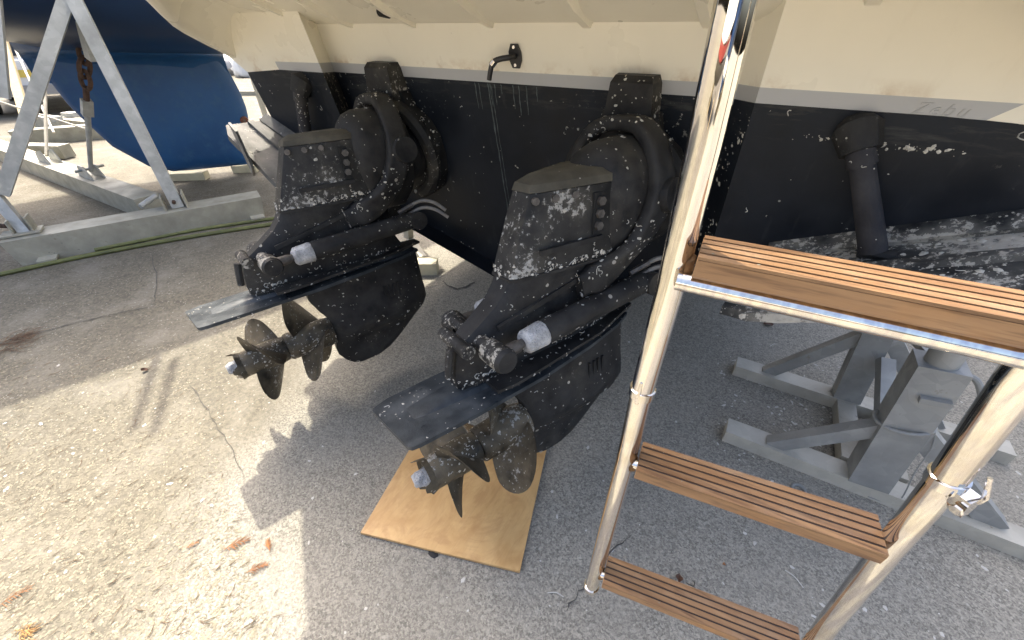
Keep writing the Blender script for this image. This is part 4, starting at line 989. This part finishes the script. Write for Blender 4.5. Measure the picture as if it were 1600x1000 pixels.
# ================================================================== LOOSE THINGS ON THE GROUND
def blob(bm, c, s, flat=.5, n=6, rot=0.0, el=1.0):
    c = Vector(c); top = bm.verts.new(c + V(0, 0, s * flat)); a0 = rot
    rg = []
    for i in range(n):
        a = i * 6.283 / n; rr = s * random.uniform(.65, 1.25); p = V(rr * math.cos(a) * el, rr * math.sin(a), 0); p = Matrix.Rotation(rot, 3, 'Z') @ p
        rg.append(bm.verts.new(c + p + V(0, 0, s * flat * random.uniform(.15, .45))))
    for i in range(n): bm.faces.new((top, rg[i], rg[(i + 1) % n]))
    ft = [bm.verts.new(V(v.co.x, v.co.y, 0)) for v in rg]
    for i in range(n): bm.faces.new((rg[i], ft[i], ft[(i + 1) % n], rg[(i + 1) % n]))
bm = B()
for k in range(13000):
    px = random.uniform(-60, 470); py = random.uniform(520, 1010)
    if px > 300 + (py - 600) * .33: continue
    x, y = g2(px, py); s = random.choice((.0016, .002, .0026, .0032, .0048)) * random.uniform(.7, 1.2)
    blob(bm, (x, y, 0), s, .55, 5, random.uniform(0, 6.28), random.uniform(1, 1.9))
build('loose_chippings', bm, 'stone', kind='stuff', ang=20)
bm = B()
for k in range(420):
    px = random.uniform(0, 1600); py = random.uniform(420, 1000)
    if random.random() < .4: px, py = random.uniform(1120, 1340), random.uniform(560, 720)
    x, y = g2(px, py)
    if y > 2.6: continue
    blob(bm, (x, y, 0), random.choice((.002, .003, .004, .006)), .5, 5, random.uniform(0, 6), random.uniform(1, 2))
build('white_chips', bm, 'white_stone', kind='stuff', ang=20)
bm = B()
for k in range(240):
    px = random.uniform(-20, 430); py = random.uniform(560, 1000)
    if px > 330 + (py - 600) * .3: continue
    x, y = g2(px, py); a = random.gauss(1.35, .5); L = random.uniform(.012, .045)
    tube(bm, [(x, y, .003), (x + L * math.cos(a) * .5, y + L * math.sin(a) * .5, .005), (x + L * math.cos(a + .2), y + L * math.sin(a + .2), .003)], [.0006, .0011, .0005], 4)
build('dry_needles', bm, 'twig', kind='stuff')
def sprig(px, py, size, mat, label, n=16, spread=1.0, name='pine_sprig', ang=None):
    x, y = g2(px, py); bm = B(); a0 = random.uniform(0, 6.28) if ang is None else ang
    if spread > 1.5:
        for k in range(n):
            a = a0 + random.gauss(0, .45 * spread); L = size * random.uniform(.4, 1); bx = x + random.gauss(0, size * .35); by = y + random.gauss(0, size * .22)
            tube(bm, [(bx, by, .003), (bx + L * .5 * math.cos(a), by + L * .5 * math.sin(a), .006 + random.uniform(0, .005)), (bx + L * math.cos(a + .15), by + L * math.sin(a + .15), .004)], [.0008, .0013, .0005], 4)
    else:
        d = V(math.cos(a0), math.sin(a0), 0); q = V(-d.y, d.x, 0); o = V(x, y, .004) - d * size * .5
        stem = [o + d * size * t + q * size * .10 * math.sin(t * 2.6) + V(0, 0, .004 * math.sin(t * 3)) for t in (0, .25, .5, .75, 1)]
        tube(bm, stem, [.0012, .0011, .001, .0008, .0004], 5)
        for k in range(n * 2):
            t = .12 + .85 * k / (n * 2); sg = 1 if k % 2 else -1; p = o + d * size * t + q * size * .10 * math.sin(t * 2.6) + V(0, 0, .004 * math.sin(t * 3))
            an = random.uniform(.4, 1.0) * sg; L = size * random.uniform(.22, .42) * (1.15 - t * .6); dv = d * math.cos(an) + q * math.sin(an)
            tube(bm, [p, p + dv * L * .6 + V(0, 0, random.uniform(0, .003)), p + dv * L], [.0007, .0010, .0003], 4)
    single(name, bm, mat, label, 'dry leaf', 'orange dry sprigs on the sunlit asphalt' if name == 'pine_sprig' else None)
sprig(370, 853, .075, 'needle', 'orange dry pine sprig left of the pair beside the shadow edge', ang=.9)
sprig(422, 852, .045, 'needle', 'small orange dry sprig right at the shadow edge below the shadow of the plate', ang=2.6)
sprig(403, 890, .062, 'needle', 'orange dry sprig lowest of the three beside the shadow edge', ang=.9)
sprig(40, 990, .035, 'yleaf', 'yellow curled dry leaf clump at the bottom left corner', 34, 3.2, 'leaf_clump', ang=.3)
sprig(25, 935, .075, 'needle', 'reddish dry sprig above the yellow leaf clump', 8, .6, ang=1.2)
sprig(302, 853, .035, 'needle', 'tiny red dry sprig left of the others', 7, .6, ang=1.0)
sprig(20, 535, .14, 'twig', 'brown patch of dead needles at the left edge in the shade', 70, 3, name='needle_litter', ang=.5)
def leaf(px, py, s, mat, label, ang):
    x, y = g2(px, py); bm = B(); rows = []
    for k in range(7):
        t = k / 6; wd = s * .42 * math.sin(math.pi * min(1, t * .95 + .04)); cx_ = (t - .5) * s
        rows.append([V(cx_, -wd, .010 + .006 * math.sin(t * 5)), V(cx_, 0, .004), V(cx_, wd, .014 + .005 * math.cos(t * 4))])
    loft(bm, rows, False, False); bmesh.ops.transform(bm, matrix=Matrix.Translation((x, y, .002)) @ Matrix.Rotation(ang, 4, 'Z'), verts=bm.verts)
    bmesh.ops.solidify(bm, geom=bm.faces[:], thickness=.0012); single('fallen_leaf', bm, mat, label, 'leaf')
leaf(1060, 905, .028, 'leaf', 'dark brown dry leaf on the asphalt above the lowest ladder tread', 1.7)
leaf(1200, 508, .055, 'leaf', 'dark crumpled leaf on the asphalt below the trim tab', .4)
leaf(228, 580, .03, 'leaf', 'small dark leaf at the edge of the shade on the left', .9)
leaf(1130, 884, .010, 'needle', 'tiny red leaf fragment on the asphalt between the lower treads', .2)
# bent staple
x, y = g2(1078, 912); bm = B(); tube(bm, [(x - .010, y - .006, .003), (x + .012, y - .004, .003), (x + .012, y + .010, .003), (x + .004, y + .012, .003)], .0016, 6)
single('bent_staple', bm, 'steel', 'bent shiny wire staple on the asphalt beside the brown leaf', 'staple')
for px, py, L, a, lab in ((1240, 905, .06, -.5, 'white splinter on the asphalt behind the lowest tread'), (868, 930, .05, .3, 'thin pale straw on the asphalt left of the ladder foot'), (1208, 540, .05, .9, 'thin curved pale wire on the asphalt above the stand foot')):
    x, y = g2(px, py); bm = B(); tube(bm, smoothpts([(x - L / 2 * math.cos(a), y - L / 2 * math.sin(a), .003), (x, y + .006, .006), (x + L / 2 * math.cos(a), y + L / 2 * math.sin(a), .003)], 4), .0016, 5); single('straw', bm, 'white_stone', lab, 'straw')
x, y = g2(1247, 766); bm = B(); tube(bm, [V(x + .022 * math.cos(R(a)), y + .022 * math.sin(R(a)), .005) for a in range(0, 361, 20)], .006, 8); single('rubber_ring', bm, 'stand', 'small grey ring lying on the asphalt in front of the stand foot', 'ring')
x, y = g2(674, 868); bm = B(); blob(bm, (x, y + .01, 0), .018, .5, 8); single('dark_lump', bm, 'rubber', 'small dark lump peeping from under the front edge of the plywood', 'lump')

# ================================================================== FAR BACKGROUND
def car(name, label, loc, ang, paint, scale=1.0, cat='car'):
    t = thing(name, label, cat, mat=Matrix.Translation(loc) @ Matrix.Rotation(ang, 4, 'Z') @ Matrix.Scale(scale, 4))
    prof = [(-2.1, .35), (-2.12, .62), (-2.08, .92), (-1.95, 1.0), (-1.75, 1.38), (-1.4, 1.47), (.2, 1.46), (.95, 1.02), (1.85, .88), (2.08, .66), (2.1, .35)]
    bm = B(); rings = []
    for y, k in ((-.86, .9), (-.82, .99), (-.5, 1), (.5, 1), (.82, .99), (.86, .9)):
        rings.append([P(x, y * (1 - .12 * max(0, zz - .9)), .35 + (zz - .35) * (k if zz < .9 else k ** .5)) for x, zz in prof])
    loft(bm, rings); b = build('body', bm, paint, t, True, bevel=.03)
    bm = B(); prism(bm, [(-.66, 1.0), (.66, 1.0), (.58, 1.34), (-.58, 1.34)], .02, lambda u, v, q: P(-2.005 + (v - 1.0) * .52 - q, u, v)); build('rear_window', bm, 'glass', t, True)
    for sy in (-1, 1):
        bm = B(); prism(bm, [(-1.5, 1.02), (.75, 1.02), (.2, 1.36), (-1.35, 1.36)], .02, lambda u, v, q: P(u, sy * (.845 - .10 * (v - .9) + q), v)); build('side_window', bm, 'glass', t, True)
        bm = B(); boxp(bm, P(-2.08, sy * .70, .84), (.06, .22, .16)); build('tail_lamp', bm, 'red', t, True, bevel=.01)
        for xx in (-1.3, 1.3):
            bm = B(); cyl(bm, P(xx, sy * .70, .32), P(xx, sy * .88, .32), .32, n=20); wl = build('wheel', bm, 'tyre', t, True, bevel=.02)
            bm = B(); cyl(bm, P(xx, sy * .88, .32), P(xx, sy * .89, .32), .2, n=14); build('rim', bm, 'galv', wl, True)
    bm = B(); boxp(bm, P(-2.125, 0, .72), (.02, .5, .12)); build('number_plate', bm, 'yellow', t, True)
    bm = B(); boxp(bm, P(-2.12, 0, .45), (.08, 1.6, .16)); build('bumper', bm, 'greypaint', t, True, bevel=.03)
    return t
car('parked_car', 'white hatchback parked at the left behind the steel cradles', (-14.6, 3.6, 0), R(160), 'car_white')
car('parked_car', 'small blue car far off at the upper left beyond the white one', (-38, 9.0, 0), R(75), 'car_blue')
def farboat(loc, ang, L, mats, label, h=1.4):
    t = thing('motorboat', label, 'boat', mat=Matrix.Translation(loc) @ Matrix.Rotation(ang, 4, 'Z'), group='small boats laid up in the far yard')
    def sec(x):
        k = x / L; bw = 1.1 * (1 - max(0, k - .35) ** 2 / .45) if k < 1 else .05
        return bw
    def stripz(z0, z1, b0, b1, mat, name, keel=False):
        bm = B(); rg = []
        for i in range(11):
            x = L * i / 10; b = max(.04, sec(x)); lift = .5 * (i / 10) ** 3
            rg.append([P(x, -b * b0, z0 + lift), P(x, b * b0, z0 + lift), P(x, b * b1, z1 + lift * .6), P(x, -b * b1, z1 + lift * .6)])
        loft(bm, rg); build(name, bm, mat, t, True)
    stripz(.45, .85, .15, .9, mats[0], 'hull_bottom'); stripz(.851, 1.1, .9, .97, mats[1], 'stripe'); stripz(1.101, .6 + h, .97, 1.0, mats[2], 'topside')
    bm = B(); loft(bm, [[P(x, y, .6 + h) for x, y in ((L * .3, -.7), (L * .3, .7), (L * .65, .55), (L * .65, -.55))], [P(x, y, 1.2 + h) for x, y in ((L * .33, -.6), (L * .33, .6), (L * .55, .5), (L * .55, -.5))]]); build('cabin', bm, 'white_gel', t, True, bevel=.05)
    bm = B(); boxp(bm, P(L * .44, 0, .95 + h), (L * .18, 1.30, .25)); build('cabin_window', bm, 'glass', t, True)
    for x in (.25, .7):
        bm = B(); boxp(bm, P(L * x, 0, .22), (.4, 1.4, .44)); build('support_block', bm, 'wood_block', t, True)
    return t
farboat((-30.5, 14.2, 0), R(35), 6.5, ('redpaint', 'white_gel', 'white_gel'), 'white laid-up boat with a dull red bottom, seen through the gap beside the blue keel')
farboat((-24, 15.6, 0), R(120), 5.5, ('greypaint', 'redpaint', 'white_gel'), 'white boat with a red band, right of the red bottomed one in the gap')
farboat((-33, 3.2, 0), R(50), 7, ('white_gel', 'greypaint', 'white_gel'), 'white boat with grey rubbing bands behind the parked car', 1.0)
nets = thing('net_pile', 'heap of brown fishing nets and floats on the sunlit yard in the gap', 'nets', (-18.5, 10.6, 0))
for k in range(9):
    bm = B(); bmesh.ops.create_icosphere(bm, subdivisions=3, radius=1)
    sx, sz = random.uniform(.5, .9), random.uniform(.25, .5); cx_, cy_ = -18.5 + random.uniform(-2.2, 2.2), 10.6 + random.uniform(-.9, .9)
    for v_ in bm.verts:
        nv = v_.co.copy(); v_.co *= 1 + .35 * mnoise.noise(nv * 3 + V(k * 5, 0, 0)); v_.co = V(cx_ + v_.co.x * sx, cy_ + v_.co.y * sx, max(.0, sz * .5 + v_.co.z * sz))
    build('net_bundle', bm, random.choice(('net', 'net', 'greypaint', 'white_gel')), nets, ang=80)
ps2 = thing('steel_post', 'thin grey post standing in the gap left of the cream hull', 'post', V(*g2(417, 190), 0))
boxbeam(V(*g2(417, 188), 0), V(*g2(417, 188), 1.0), .07, .07, 'beam', 'upright', ps2, .004); boxbeam(V(*g2(436, 188), .03), V(*g2(408, 189), .03), .12, .06, 'beam', 'foot', ps2, .004)
# unseen boats added behind the camera to vary the steel rails' reflections
farboat((-3.5, -9.0, 0), R(15), 7.0, ('greypaint', 'redpaint', 'white_gel'), 'unseen white boat with a red band, added behind the photographer for reflections', 1.3)
farboat((4.5, -7.0, 0), R(-25), 8.0, ('navy', 'white_gel', 'navy'), 'unseen navy boat added behind the photographer for reflections', 1.6)
# low kerb-like beams on the sunlit yard
bm = B(); boxp(bm, (-11.6, 7.0, .05), (2.6, .12, .1), .55); single('yard_beam', bm, 'beam', 'long flat beam lying on the bright yard beyond the blue keel', 'beam', bevel=.01)
